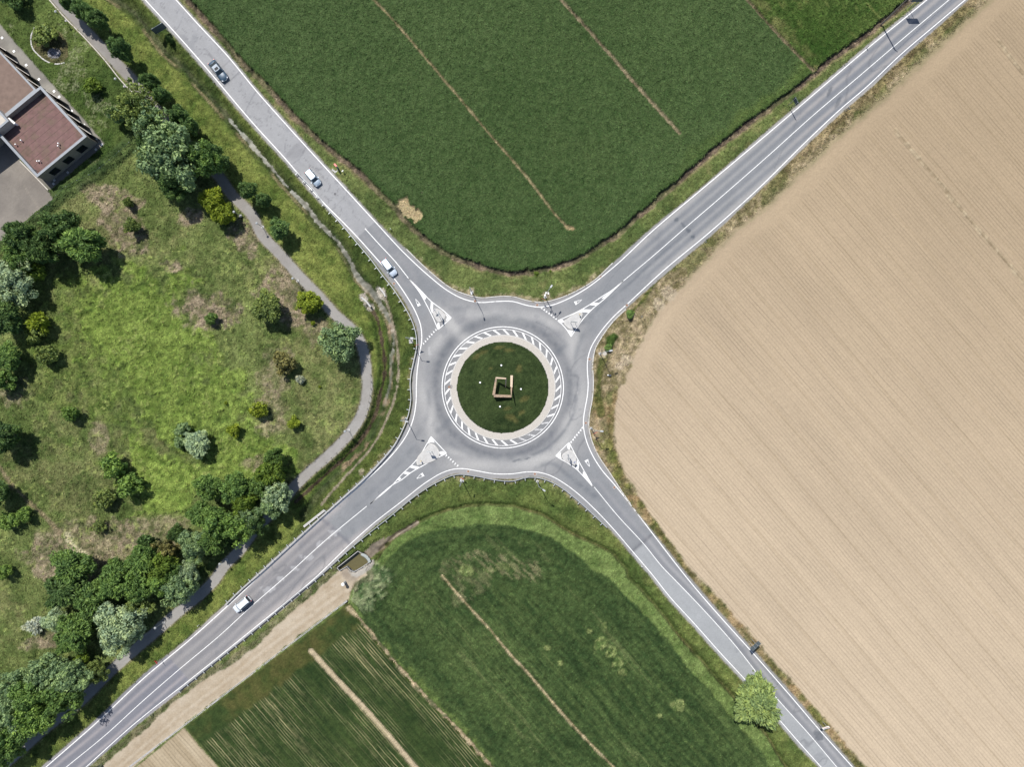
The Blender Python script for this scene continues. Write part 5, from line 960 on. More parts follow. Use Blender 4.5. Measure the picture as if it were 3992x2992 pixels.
TREES = [
 (t_(0,0,1490,1340), 6.0, 12.5, 'round', 'grey', 'biggest grey green broadleaf crown, right of the red roofed building'),
 (t_(0,0,1500,1560), 3.6, 9, 'round', 'dark', 'darker broadleaf crown just below the biggest one'),
 (t_(0,0,1760,1380), 3.6, 10, 'round', 'mid', 'broadleaf crown merged into the right side of the biggest one'),
 (t_(0,0,1180,930), 4.6, 9, 'loose', 'olive', 'thin airy olive tree overhanging the footpath above the biggest crown'),
 (t_(0,0,1310,1080), 4.0, 9, 'loose', 'grey', 'thin grey green tree between the airy olive tree and the biggest crown'),
 (t_(0,0,1000,990), 1.5, 5, 'bush', 'grey', 'small grey green tree at the left edge of the airy group'),
 (t_(0,1,1830,75), 2.6, 6, 'star', 'bright', 'vivid yellow green tree with two lobes, upper lobe, beside the footpath'),
 (t_(0,1,1925,185), 2.3, 5.5, 'star', 'bright', 'vivid yellow green tree with two lobes, lower lobe, beside the footpath'),
 (t_(0,1,530,320), 3.9, 9, 'round', 'dark', 'dark broadleaf at the top of the left edge thicket, next to the yard corner'),
 (t_(0,1,740,460), 4.0, 9, 'star', 'mid', 'brighter green feathery tree on the right of the left edge thicket'),
 (t_(0,1,200,390), 3.2, 9, 'star', 'dark', 'very dark tree nearest the concrete yard'),
 (t_(0,1,190,540), 3.3, 8, 'round', 'mid', 'tree below the very dark one by the yard'),
 (t_(0,1,370,500), 3.0, 9, 'star', 'dark', 'dark tree in the middle of the upper left thicket'),
 (t_(0,1,300,690), 1.8, 5, 'bush', 'fresh', 'small yellow green tree under the upper left thicket'),
 (t_(0,1,110,770), 4.7, 8, 'round', 'sage', 'large blue grey crown at the left edge of the photo'),
 (t_(0,1,60,1090), 3.7, 8, 'star', 'dark', 'dark tree below the blue grey crown at the left edge'),
 (t_(0,1,330,1120), 2.0, 5, 'spiky', 'bright', 'small vivid yellow green tree below the blue grey crown'),
 (t_(0,1,300,1230), 2.0, 4, 'bush', 'olive', 'dull olive bush under the small vivid tree'),
 (t_(0,1,80,1430), 2.9, 6, 'star', 'mid', 'mid green tree at the left edge, third down'),
 (t_(0,1,400,1400), 2.1, 4.5, 'bush', 'olive', 'dull bush right of the third left edge tree'),
 (t_(0,1,40,1620), 2.4, 5, 'bush', 'mid', 'round green tree cut by the left edge of the photo, mid height'),
 (t_(0,1,1140,290), 1.5, 4, 'spiky', 'olive', 'thin bush on the straw coloured patch, lower of two'),
 (t_(0,1,1105,85), 1.0, 3, 'spiky', 'olive', 'very thin sapling on the straw coloured patch, upper of two'),
 (t_(0,1,1825,1092), 1.35, 2.6, 'bush', 'mid', 'small round dark bush alone on the dry straw patch'),
 (t_(1,1,100,1000), 3.3, 6, 'star', 'olive', 'broad olive green tree left of the brightest yellow one'),
 (t_(1,1,452,950), 2.5, 5, 'star', 'bright', 'brightest yellow green round tree beside the footpath'),
 (t_(1,1,485,1130), .5, 1.2, 'bush', 'bright', 'tiny yellow sapling below the brightest yellow tree'),
 (t_(1,1,710,1285), 3.9, 8, 'round', 'grey', 'big grey green tree leaning over the outer bend of the footpath'),
 (t_(1,1,250,1480), 2.4, 4.5, 'bush', 'tan', 'yellow brown blotchy tree with thin crown in the dry meadow'),
 (t_(1,1,375,1612), .95, 1.8, 'bush', 'white', 'little white flowering bush below the yellow brown tree'),
 (t_(0,2,600,255), 1.7, 4, 'bush', 'green', 'solitary bush in the left meadow'),
 (t_(0,2,20,450), 3.2, 8, 'star', 'dark', 'dark tree at the left edge casting a round shadow'),
 (t_(0,2,-30,930), 2.8, 7, 'star', 'dark', 'dark tree at the left edge above the old path'),
 (t_(0,2,985,700), 2.7, 5.5, 'bush', 'green', 'upper of three soft bushes in the lower meadow'),
 (t_(0,2,1135,865), 2.5, 5, 'bush', 'green', 'right hand one of three soft bushes in the lower meadow'),
 (t_(0,2,895,985), 2.1, 4, 'bush', 'olive', 'lowest and dullest of three soft bushes in the meadow'),
 (t_(0,2,1590,385), 1.5, 3, 'bush', 'grey', 'small dull bush above the silvery one'),
 (t_(0,2,1705,510), 2.7, 4.6, 'star', 'sage', 'silvery blue grey round bush in the lush meadow'),
 (t_(0,2,1550,495), 1.4, 3, 'bush', 'grey', 'grey bush touching the left of the silvery one'),
 (t_(0,2,2020,395), 1.4, 3, 'spiky', 'bright', 'vivid yellow young tree nearest the silvery bush'),
 (t_(0,2,1950,158), .4, 1.0, 'bush', 'bright', 'tiny yellow sapling in the lush meadow'),
 (t_(1,2,20,215), 1.8, 3.5, 'bush', 'bright', 'vivid yellow young tree, upper of three in the meadow'),
 (t_(1,2,325,335), 1.25, 2.8, 'spiky', 'bright', 'vivid yellow young tree closest to the footpath lamp'),
 (t_(1,2,546,22), .3, .8, 'bush', 'bright', 'tiny yellow seedling near the path bend'),
 (t_(0,2,205,1115), 1.6, 3.5, 'bush', 'green', 'right hand half of a double bush near the left edge'),
 (t_(0,2,80,1185), 2.0, 3.5, 'bush', 'green', 'left hand half of a double bush near the left edge'),
 (t_(0,2,850,1215), 1.6, 2.6, 'loose', 'olive', 'sparse nearly dead bush on the dry slope'),
 (t_(0,2,40,1620), 1.6, 3.5, 'bush', 'green', 'small bush at the lower left edge'),
 (t_(1,2,165,615), 1.9, 6.5, 'star', 'mid', 'upright tree with a separate shadow at the top of the lower thicket'),
 (t_(1,2,125,755), 2.8, 8, 'star', 'fresh', 'light yellow green tree at the top right of the lower thicket'),
 (t_(1,2,60,870), 2.6, 7, 'round', 'mid', 'mid green crown below the light yellow green one'),
 (t_(1,2,190,950), 2.9, 8, 'round', 'sage', 'blue grey crown where the lower thicket meets the footpath'),
 (t_(1,2,130,1050), 2.4, 7, 'round', 'grey', 'grey green crown under the blue grey one'),
 (t_(1,2,-20,1190), 2.6, 8, 'round', 'dark', 'dark crown over the hidden stretch of footpath'),
 (t_(0,2,1820,880), 2.9, 8, 'star', 'mid', 'feathery green tree, upper left of the lower thicket'),
 (t_(0,2,2040,900), 3.1, 8, 'star', 'mid', 'feathery green tree at the upper middle of the lower thicket'),
 (t_(0,2,2100,1020), 2.4, 8, 'star', 'fresh', 'yellow green feathery tree in the heart of the lower thicket'),
 (t_(0,2,1740,1110), 2.8, 7, 'star', 'mid', 'spreading feathery tree at the left rim of the lower thicket'),
 (t_(0,2,1880,1180), 3.3, 9, 'round', 'mid', 'broad mid green crown in the middle of the lower thicket'),
 (t_(0,2,2060,1230), 3.2, 9, 'round', 'green', 'broad green crown beside the footpath gap'),
 (t_(0,2,2160,1140), 2.6, 8, 'round', 'grey', 'grey green crown above the footpath gap'),
 (t_(0,2,1690,1380), 3.2, 8, 'round', 'grey', 'grey green crown at the lower left of the footpath gap'),
 (t_(0,2,1850,1350), 2.8, 8, 'star', 'mid', 'feathery crown hanging over the footpath gap'),
 (t_(0,2,1530,1285), 1.8, 6, 'star', 'dark', 'small dark tree with outstretched branches on the dry slope'),
 (t_(0,2,1265,1375), 1.9, 5, 'spiky', 'dark', 'small dark branchy tree further left on the dry slope'),
 (t_(0,2,1450,1420), 2.6, 6, 'loose', 'tan', 'pale yellowish see-through tree among dark ones'),
 (t_(0,2,1240,1500), 3.2, 8, 'star', 'mid', 'spreading tree at the upper left of the long lower tree belt'),
 (t_(0,2,1400,1560), 2.8, 8, 'star', 'fresh', 'yellow green feathery tree in the long lower tree belt'),
 (t_(0,2,1620,1625), 2.3, 6, 'round', 'sage', 'small silvery tree beside the footpath, above the long shadow'),
 (t_(0,2,1500,1620), 2.4, 7, 'round', 'mid', 'mid green tree left of the small silvery one'),
 (t_(0,2,1000,1620), 2.9, 7, 'star', 'mid', 'tree at the left of the belt right of the lone big bushy one'),
 (t_(0,2,650,1570), 3.9, 8, 'star', 'mid', 'wide feathery tree at the end of the pale rubble strip'),
 (t_(0,3,560,130), 3.9, 8, 'star', 'dark', 'dark feathery tree below the rubble strip'),
 (t_(0,3,790,200), 3.4, 8, 'star', 'mid', 'tree in the lower belt below a dark gap'),
 (t_(0,3,1010,80), 3.2, 8, 'star', 'mid', 'tree in the lower belt above the big pale crown'),
 (t_(0,3,1230,80), 3.4, 9, 'round', 'mid', 'mid green tree right above the big pale crown'),
 (t_(0,3,1380,60), 2.6, 8, 'round', 'green', 'green tree between the belt and the pale crown by the path'),
 (t_(0,3,1545,115), 3.3, 8, 'round', 'grey', 'pale grey green crown beside the footpath'),
 (t_(0,3,1200,260), 3.0, 7, 'loose', 'olive', 'thin olive tree behind the big pale crown'),
 (t_(0,3,1050,450), 5.2, 9, 'round', 'sage', 'big pale sage coloured crown in the lower belt'),
 (t_(0,3,680,470), 3.6, 8, 'star', 'mid', 'feathery tree left of the big pale sage crown'),
 (t_(0,3,600,560), 2.8, 7, 'star', 'mid', 'feathery tree below left of the big pale sage crown'),
 (t_(0,3,490,390), 2.6, 5, 'round', 'sage', 'small grey tree next to the white flowering bush'),
 (t_(0,3,290,440), 1.7, 2.6, 'spiky', 'white', 'white blossoming bush at the left of the lower belt'),
 (t_(0,3,850,300), 2.4, 7, 'star', 'dark', 'dark tree wedged above the big pale sage crown'),
 (t_(0,3,700,750), 1.6, 5, 'bush', 'fresh', 'small yellow green tree on top of the bottom left grove'),
 (t_(0,3,830,840), 2.3, 6, 'round', 'olive', 'olive tree at the right tip of the bottom left grove'),
 (t_(0,3,420,840), 3.8, 9, 'round', 'grey', 'grey green crown at the top of the bottom left grove'),
 (t_(0,3,620,880), 3.7, 10, 'round', 'grey', 'grey green crown at the upper right of the bottom left grove'),
 (t_(0,3,560,1040), 3.8, 11, 'round', 'mid', 'tall mid green crown that shades the lower left road'),
 (t_(0,3,100,980), 3.6, 9, 'round', 'grey', 'grey green crown at the upper left of the bottom left grove'),
 (t_(0,3,290,1030), 3.8, 10, 'round', 'mid', 'mid green crown in the centre of the bottom left grove'),
 (t_(0,3,110,1190), 4.0, 10, 'round', 'grey', 'grey green crown at the left of the bottom left grove'),
 (t_(0,3,300,1210), 3.9, 10, 'round', 'green', 'green crown at the lower right of the bottom left grove'),
 (t_(0,3,90,1400), 4.0, 10, 'round', 'mid', 'mid green crown at the foot of the bottom left grove'),
 (t_(0,3,-60,1560), 3.5, 9, 'round', 'mid', 'crown cut by the bottom left corner of the photo'),
 (t_(0,0,120,-20), 2.4, 4, 'bush', 'dark', 'dark bush cut by the top left edge of the photo'),
 (t_(0,0,390,305), 2.5, 3.4, 'bush', 'olive', 'large soft bush in the oval flower bed'),
 (t_(0,0,802,732), 1.75, 3, 'bush', 'fresh', 'round light green bush on the garden lawn'),
 (t_(0,0,1290,1240), 2.5, 7, 'round', 'dark', 'dark crown between the wall end trees and the wire fence'),
 (t_(2,1,205,700), .55, .9, 'bush', 'fresh', 'small bright weed bush at the top ditch, left one'),
 (t_(2,1,322,680), .3, .6, 'bush', 'fresh', 'tiny bright weed bush at the top ditch, right one'),
 (t_(2,1,1008,1045), .95, 1.2, 'bush', 'mid', 'dark green bramble bush where the upper right road leaves the roundabout'),
 (t_(2,1,820,1340), .8, 1.0, 'bush', 'mid', 'dark bramble on the right verge above the lamp'),
 (t_(2,3,2085,1095), 4.9, 10, 'star', 'lone', 'pale yellow green feathery round tree overhanging the lower right road'),
]
for s, r, h, kind, pal, lb in TREES:
    isb = r < 1.3 or h < 3.5
    nm = ('flowering_bush' if pal == 'white' else 'bush') if isb else None
    grp = 'bush' if (isb or 'bush' in lb) else ('low' if ('thicket' in lb or 'belt' in lb or 'grove' in lb) else 'big')
    if 'overhanging the lower right' in lb: grp = 'none'
    tree(s, r, h, kind, pal, lb, nm, grp)
tree(Z(580, 70, 11.05, (850, 900))[0], .6, 2.6, 'cone', 'dark', 'slim dark cypress behind the dark panel board beside the upper left road', 'conifer_tree', 'none')
# ------------------------------------------------------------------ the building with the red roof
HR = 4.2
def W3(s, z=HR): p = P(s, z); return Vector((p[0], p[1], 0))
cN, cE, cS, cW = W3((158.2, 335.8)), W3((336.3, 531.8)), W3((144.3, 689.8)), W3((-34, 494))
o = (cN + cE + cS + cW) / 4; bld = empty('building', o, 0, 'single storey flat roofed building with dull red roof and grey parapet, beside the concrete yard', 'building', 'buildings of the yard')
L = lambda v: (v[0] - o[0], v[1] - o[1])
rect = [L(cN), L(cE), L(cS), L(cW)]
def inset(rc, d):
    c = Vector((sum(p[0] for p in rc) / len(rc), sum(p[1] for p in rc) / len(rc))); out = []
    for i in range(len(rc)):
        a = (Vector(rc[i - 1]) - Vector(rc[i])).normalized(); b_ = (Vector(rc[(i + 1) % len(rc)]) - Vector(rc[i])).normalized(); out.append(tuple(Vector(rc[i]) + (a + b_) * d))
    return out
def walls(b, rc, th, z0, z1):
    ins = inset(rc, th); n = len(rc); vs = [(*p, z0) for p in rc] + [(*p, z1) for p in rc] + [(*p, z1) for p in ins] + [(*p, z0) for p in ins]; fs = []
    for i in range(n):
        j = (i + 1) % n; fs += [(i, j, n + j, n + i), (n + i, n + j, 2 * n + j, 2 * n + i), (2 * n + i, 2 * n + j, 3 * n + j, 3 * n + i)]
    b.add(vs, fs); return b
walls(MB(), rect, .28, -.3, HR - .08).build('wall', M['wall'], bld)
walls(MB(), inset(rect, -.07), .48, HR - .08, HR).build('parapet_coping', M['coping'], bld)
b = MB(); b.prism(inset(rect, .28), HR - 1.7, HR - 1.4); b.build('roof', M['roofred'], bld)
rr = inset(rect, .3); vN, vE, vS, vW = [Vector((*q, 0)) for q in rr]
for k in range(1, 10):
    t_k = k / 10; a = vN.lerp(vE, t_k); e = vW.lerp(vS, t_k); b = MB(); b.strip([tuple(a.lerp(e, .02)[:2]), tuple(a.lerp(e, .98)[:2])], [(.045, HR - 1.392), (-.045, HR - 1.392)]); b.build('roof_seam', M['roofseam'], bld)
ed = (cE - cS).normalized(); en = Vector((ed[1], -ed[0], 0)); 
if en.dot(Vector((o[0], o[1], 0)) - cS) > 0: en = -en
for s in ((323.4, 585.3), (270.6, 629.0), (217.0, 672.9)):
    q = W3(s, 2.0); q = cS + ed * (q - cS).dot(ed); l = L(q + en * .02); az = math.atan2(ed[1], ed[0])
    b = MB(); b.box((*l, 1.95), (1.75, .10, 2.0), az); f = b.build('window_frame', M['darkmetal'], bld)
    b = MB(); l2 = L(q + en * .075); b.box((l2[0], l2[1], 1.95), (1.6, .02, 1.85), az); b.build('window_pane', M['winglass'], f)
ned = (cE - cN).normalized(); nen = Vector((-ned[1], ned[0], 0))
if nen.dot(o - cN) > 0: nen = -nen
LN = (cE - cN).length
for k in range(4):
    t0 = .6 + k * (LN - .6) / 4; t1 = t0 + (LN - .6) / 4 - .25; a = cN + ned * t0 + nen * .05; e = cN + ned * t1 + nen * .75; la, le = L(a), L(e)
    d = (Vector(le) - Vector(la)).normalized(); nn = Vector((-d[1], d[0])) * .05
    b = MB(); b.prism([tuple(Vector(la) + nn), tuple(Vector(le) + nn), tuple(Vector(le) - nn), tuple(Vector(la) - nn)], -.1, 3.3); b.build('fin_wall', M['wallpale'], bld)
    b = MB(); m_ = L(cN + ned * (t1 - .9) + nen * .02); b.box((*m_, 1.7), (1.4, .06, 1.9), math.atan2(ned[1], ned[0])); b.build('window_pane', M['winglass'], bld)
for s in ((375,470), (270,550), (1110,530), (1105,580), (695,880), (740,878)):
    q = P(Z(0, 450, 5.025, s)[0], 3.8); l = L(q); b = MB(); b.tube((*l, 2.75), (*l, 3.3), .07, n=8); b.tube((*l, 3.3), (*l, 3.45), .15, .11, n=10); b.build('roof_vent', M['white'], bld)
q = P(Z(0, 450, 5.025, (715, 1085))[0], 3.8); l = L(q); b = MB(); b.tube((*l, 3.2), (*l, 4.6), .04, n=6); b.tube((l[0] - .5, l[1] + .1, 4.5), (l[0] + .5, l[1] - .1, 4.5), .03, n=6); b.build('antenna', M['darkmetal'], bld)
def blk(pts, z): return [L(W3(p, z)) for p in pts]
k = blk([(33, 471), (-45, 536), (-90, 486), (-12, 421)], 5.3)
b = MB(); walls(b, k, .25, 3.0, 5.2); b.prism(inset(k, .2), 4.6, 4.7); b.build('stair_block', M['wallpale'], bld); walls(MB(), inset(k, -.05), .38, 5.2, 5.3).build('block_coping', M['coping'], bld)
q = L(W3((37, 470), 4.4)); b = MB(); b.tube((q[0] - .5, q[1] + .55, 3.9), (q[0] + .75, q[1] - .45, 3.9), .22, n=10); b.tube((q[0] + .7, q[1] - .4, 3.9), (q[0] + .7, q[1] - .4, 3.1), .18, n=10); b.build('ventilation_duct', M['white'], bld)
# taller block further left, mostly outside the photo: it shades the yard
k3 = [W3(q, 0) for q in ((44, 541), (-60, 620), (-130, 536), (-26, 457))]; o3 = sum(k3, Vector()) / 4; tb = empty('building', o3, 0, 'taller block at the left edge, in whose shadow the yard corner lies', 'building', 'buildings of the yard')
rc = [(v[0] - o3[0], v[1] - o3[1]) for v in k3]; walls(MB(), rc, .25, -.3, 7.2).build('wall', M['wall'], tb); b = MB(); b.prism(inset(rc, .2), 6.6, 6.8); b.build('roof', M['roofbrown'], tb); walls(MB(), inset(rc, -.05), .36, 7.2, 7.3).build('parapet_coping', M['coping'], tb)
# neighbouring lower wing
HW = 3.9; a = W3((140, 350), HW); e = W3((-170, 18), HW); f_ = W3((-370, 182), HW); g_ = W3((-18, 482), HW)
o2 = (a + e + f_ + g_) / 4; w2 = empty('building', o2, 0, 'adjoining wing with brown flat roof, cut by the left edge above the red roof', 'building', 'buildings of the yard')
rc = [(v[0] - o2[0], v[1] - o2[1]) for v in (a, e, f_, g_)]
walls(MB(), rc, .22, -.3, HW - .06).build('wall', M['wall'], w2); walls(MB(), inset(rc, -.05), .34, HW - .06, HW).build('parapet_coping', M['coping'], w2); b = MB(); b.prism(inset(rc, .2), HW - .6, HW - .35); b.build('roof', M['roofbrown'], w2)
d2 = (Vector(rc[1]) - Vector(rc[0])).normalized(); n2 = Vector((d2[1], -d2[0])); n2 = n2 if n2.dot(Vector(rc[0])) > 0 else -n2
for k in range(4):
    t0 = .3 + k * 3.2; A_ = Vector(rc[0]) + d2 * (t0 + 2.9) + n2 * .05; E_ = Vector(rc[0]) + d2 * t0 + n2 * .8; d = (E_ - A_).normalized(); nn = Vector((-d[1], d[0])) * .05
    b = MB(); b.prism([tuple(A_ + nn), tuple(E_ + nn), tuple(E_ - nn), tuple(A_ - nn)], -.1, 3.1); b.build('fin_wall', M['wallpale'], w2)
for i, (s) in enumerate(((20,327), (122,443), (228,562), (338,684), (468,788), (512,836), (620,958), (727,1078), (835,1198), (880,1248), (828,1290), (585,1487), (470,1555), (463,1585))):
    p = P(T(0, 0, s)[0]); b = MB(); b.box((0, 0, .02), (.42, .42, .06), .72); b.box((0, 0, .055), (.30, .30, .02), .72); oo = b.build('manhole_cover', M['white' if i < 10 else 'kerb'], None); oo.location = (p[0], p[1], .05)
    tag(oo, 'small square white cover in the paved walk along the building' if i < 10 else 'small square pale cover in the shaded strip below the windows', 'cover', 'covers along the walk' if i < 10 else 'covers in the shaded strip')
linear('low_wall', [Z(0, 450, 5.025, q)[0] for q in ((410, 905), (700, 1200), (960, 1470))], [(.10, 0), (.10, .35), (-.10, .35), (-.10, 0)], 'wallpale', 'low pale wall at the foot of the red roofed building towards the yard', 'wall', None, None, 'coping')

# ------------------------------------------------------------------ sculpture and spotlights on the central lawn
zz = lambda x, y, z: (lambda p: Vector((p[0], p[1], z)))(P(Z(1880, 1420, 5.29, (x, y))[0], z))
so_ = P((1964, 1507)); sz0 = gz(so_[0], so_[1]); sc = empty('sculpture', (so_[0], so_[1], sz0), 0, 'angular open frame sculpture of weathered wooden beams in the middle of the round lawn', 'sculpture')
def beam(a, b_, wa, wb, ha, hb, m, hz=None):
    a = zz(*a) - Vector((so_[0], so_[1], 0)); b_ = zz(*b_) - Vector((so_[0], so_[1], 0)); d = Vector((b_[0] - a[0], b_[1] - a[1], 0)); d.normalize(); n = Vector((-d[1], d[0], 0)); vs = []
    for p, w_, h_ in ((a, wa, ha), (b_, wb, hb)):
        for s1, z1 in ((-1, -h_), (1, -h_), (1, 0), (-1, 0)): vs.append(p + n * s1 * w_ / 2 + Vector((0, 0, z1)))
    mb = MB(); mb.add(vs, [(0, 3, 2, 1), (4, 5, 6, 7), (0, 1, 5, 4), (1, 2, 6, 5), (2, 3, 7, 6), (3, 0, 4, 7)]); mb.build('beam', M[m], sc)
beam((240, 655, 1.75), (592, 665, 1.0), .52, .46, 1.8, 1.05, 'wood')
beam((290, 285, 2.2), (236, 640, 1.75), .30, .52, .45, 1.0, 'wood')
beam((280, 284, 2.2), (492, 300, 4.4), .30, .26, .35, .25, 'woodlight')
beam((492, 298, 4.4), (481, 478, .2), .22, .16, .3, .2, 'woodlight')
beam((607, 235, .45), (600, 480, .8), .48, .42, .5, .7, 'woodlight')
beam((600, 478, .8), (598, 692, 3.3), .34, .06, .6, .5, 'wood')
for q, lb in (((465, 308), 'white spotlight on the round lawn above the sculpture'), ((302, 441), 'white spotlight on the round lawn left of the sculpture'), ((616, 491), 'white spotlight on the round lawn right of the sculpture'), ((455, 626), 'white spotlight on the round lawn below the sculpture')):
    p = P(Z(1720, 1270, 1.983, q)[0]); z = gz(p[0], p[1]); r = empty('spotlight', (p[0], p[1], z), 0, lb, 'spotlight', 'spotlights round the sculpture')
    b = MB(); b.tube((0, 0, -.1), (0, 0, .22), .16, .17, 12); b.build('housing', M['white'], r); b = MB(); b.tube((0, 0, .221), (0, 0, .235), .12, .12, 12); b.build('lens', M['lamp_clear'], r)

# ------------------------------------------------------------------ cars
def paintmat(n, c, metal=.35): return mat(n, c, .32, metal=metal, var=.03, scale=2.0, spec=.6, coat=.8)
M['car_dark'] = mat('dark_blue_car_paint', (.035, .065, .10), .4, metal=.1, var=.03, scale=2.0, spec=.5, coat=.15); M['car_silver'] = paintmat('silver_blue_car_paint', (.34, .41, .48), .3); M['car_white'] = paintmat('white_car_paint', (.60, .64, .68), .1); M['car_pale'] = paintmat('pale_silver_car_paint', (.50, .56, .63), .2)
def car(s, img_dir, Lc, Wd, style, m, label):
    p = P(s); a = math.atan2(-img_dir[1], img_dir[0]); r = empty('car', (p[0], p[1], 0), a, label, 'car', 'cars driving on the roads')
    hw = Wd / 2; zr = {'sedan': 1.40, 'hatch': 1.48, 'estate': 1.50, 'mpv': 1.68}[style]
    st = [(-.50, .74, .42, .62, .66), (-.487, .88, .32, .70, .76), (-.45, .96, .26, .80, .88), (-.35, 1, .22, .84, .93), (-.1, 1, .20, .84, .93), (.15, 1, .20, .82, .92), (.30, .985, .22, .78, .90), (.40, .95, .24, .72, .82), (.46, .86, .28, .64, .72), (.49, .70, .34, .55, .60), (.50, .55, .40, .50, .52)]
    vs = []; fs = []; n = 11
    for x, w_, zb, zs, zc in st:
        h = hw * w_; half = [(h * .9, zb), (h, zb + .12), (h, (zb + zs) / 2 + .05), (h * .965, zs), (h * .6, zc)]
        vs += [(x * Lc, y, z) for y, z in half] + [(x * Lc, 0, zc + .025)] + [(x * Lc, -y, z) for y, z in half[::-1]]
    for i in range(len(st) - 1):
        for k in range(n - 1): fs.append((i * n + k, i * n + k + 1, (i + 1) * n + k + 1, (i + 1) * n + k))
        fs.append((i * n + n - 1, i * n, (i + 1) * n, (i + 1) * n + n - 1))
    fs += [tuple(range(n)), tuple(range((len(st) - 1) * n, len(st) * n))[::-1]]
    b = MB(); b.add(vs, fs); b.build('body', M[m], r, None, True)
    rb, rt, wt, wb = {'sedan': (-.40, -.22, .06, .20), 'hatch': (-.49, -.43, .10, .26), 'estate': (-.485, -.43, .10, .25), 'mpv': (-.49, -.44, .14, .27)}[style]
    bt = hw * .93; tp = hw * .74; z0 = .86
    def ringp(x0, x1, hy, z, cut, crown=0.0): return [(x0, -hy + cut, z), (x0, hy - cut, z), (x0 + cut, hy, z), (x1 - cut * 1.5, hy, z), (x1, hy - cut * 1.5, z), (x1 + crown, 0, z), (x1, -hy + cut * 1.5, z), (x1 - cut * 1.5, -hy, z), (x0 + cut, -hy, z)]
    bo = ringp(rb * Lc, wb * Lc, bt, z0, .05, .10); to = ringp(rt * Lc, wt * Lc, tp, zr - .05, .07, .05); q = len(bo)
    def face_panel(nm, idx, off, mm, t0=.06, t1=.94):
        mb = MB(); V1 = []
        for i in idx: V1.append(Vector(bo[i]).lerp(Vector(to[i]), t0))
        for i in idx[::-1]: V1.append(Vector(bo[i]).lerp(Vector(to[i]), t1))
        c = Vector((0, 0, 1.0)); V1 = [v + Vector((v[0] - (rb + wb) / 2 * Lc, v[1], 0)).normalized() * off for v in V1]
        k = len(idx); mb.add(V1, [(i, i + 1, 2 * k - 2 - i, 2 * k - 1 - i) for i in range(k - 1)]); return mb.build(nm, M[mm], r)
    mb = MB(); mb.add(bo + to, [(i, (i + 1) % q, q + (i + 1) % q, q + i) for i in range(q)]); mb.build('pillars', M[m], r)
    face_panel('windscreen', [4, 5, 6], .012, 'glass'); face_panel('rear_window', [0, 1], .012, 'glass'); face_panel('side_window', [2, 3], .012, 'glass'); face_panel('side_window', [7, 8], .012, 'glass')
    ro = [(x * 1.0, y * 1.0, zr - .045) for x, y, z in to]; ri = [(x * .93 + (rt + wt) / 2 * Lc * .07, y * .88, zr) for x, y, z in to]; mb = MB(); mb.add(to + ro + ri, [(i, (i + 1) % q, q + (i + 1) % q, q + i) for i in range(q)] + [(q + i, q + (i + 1) % q, 2 * q + (i + 1) % q, 2 * q + i) for i in range(q)] + [tuple(range(2 * q, 3 * q))[::-1]])
    rf = mb.build('roof', M[m], r)
    if style == 'sedan': mb = MB(); mb.box(((rt + wt) / 2 * Lc + .2, 0, zr + .004), (.55, tp * 1.2, .008)); mb.build('sunroof', M['glass'], rf)
    if style == 'mpv':
        for s_ in (1, -1): mb = MB(); mb.tube((rt * Lc + .25, s_ * tp * .88, zr + .05), (wt * Lc - .35, s_ * tp * .88, zr + .05), .03, n=6); mb.build('roof_rail', M['greymetal'], rf)
    for s_ in (1, -1):
        mb = MB(); mb.box((wb * Lc - .28, s_ * (hw + .09), .98), (.14, .20, .13), 0, 0, .8); mb.build('wing_mirror', M[m], r)
        mb = MB(); mb.add([(.45 * Lc, s_ * hw * .86, .70), (.485 * Lc, s_ * hw * .68, .63), (.478 * Lc, s_ * hw * .46, .69), (.42 * Lc, s_ * hw * .70, .82), (.45 * Lc, s_ * hw * .90, .60)], [(0, 1, 2, 3), (0, 4, 1)]); ob = mb.build('headlight', M['lamp_clear'], r); ob.location = (.02, 0, .025)
        mb = MB(); mb.box((-.482 * Lc, s_ * hw * .80, .86 if style != 'sedan' else .78), (.13, .20, .20), -s_ * .5, 0, .8); mb.build('tail_light', M['lamp_red'], r)
        for x in (-.31, .32):
            mb = MB(); mb.tube((x * Lc, s_ * (hw - .17), .31), (x * Lc, s_ * (hw + .005), .31), .31, n=18); wh = mb.build('wheel', M['rubber'], r); mb = MB(); mb.tube((x * Lc, s_ * (hw + .004), .31), (x * Lc, s_ * (hw + .014), .31), .19, n=14); mb.build('rim', M['rim'], wh)
    return r
car((856, 281), (.62, .785), 4.55, 1.72, 'sedan', 'car_dark', 'dark blue saloon car with glossy roof, topmost car on the upper left road')
car((1224, 697), (.64, .77), 3.55, 1.55, 'hatch', 'car_silver', 'small silver blue hatchback next to the start of the long guardrail')
car((1519, 1045), (.605, .795), 3.75, 1.56, 'estate', 'car_pale', 'pale silver car with white shining roof, nearest to the roundabout')
car((948, 2354), (-.755, .655), 3.85, 1.62, 'mpv', 'car_white', 'white people carrier with roof rails on the lower left road')

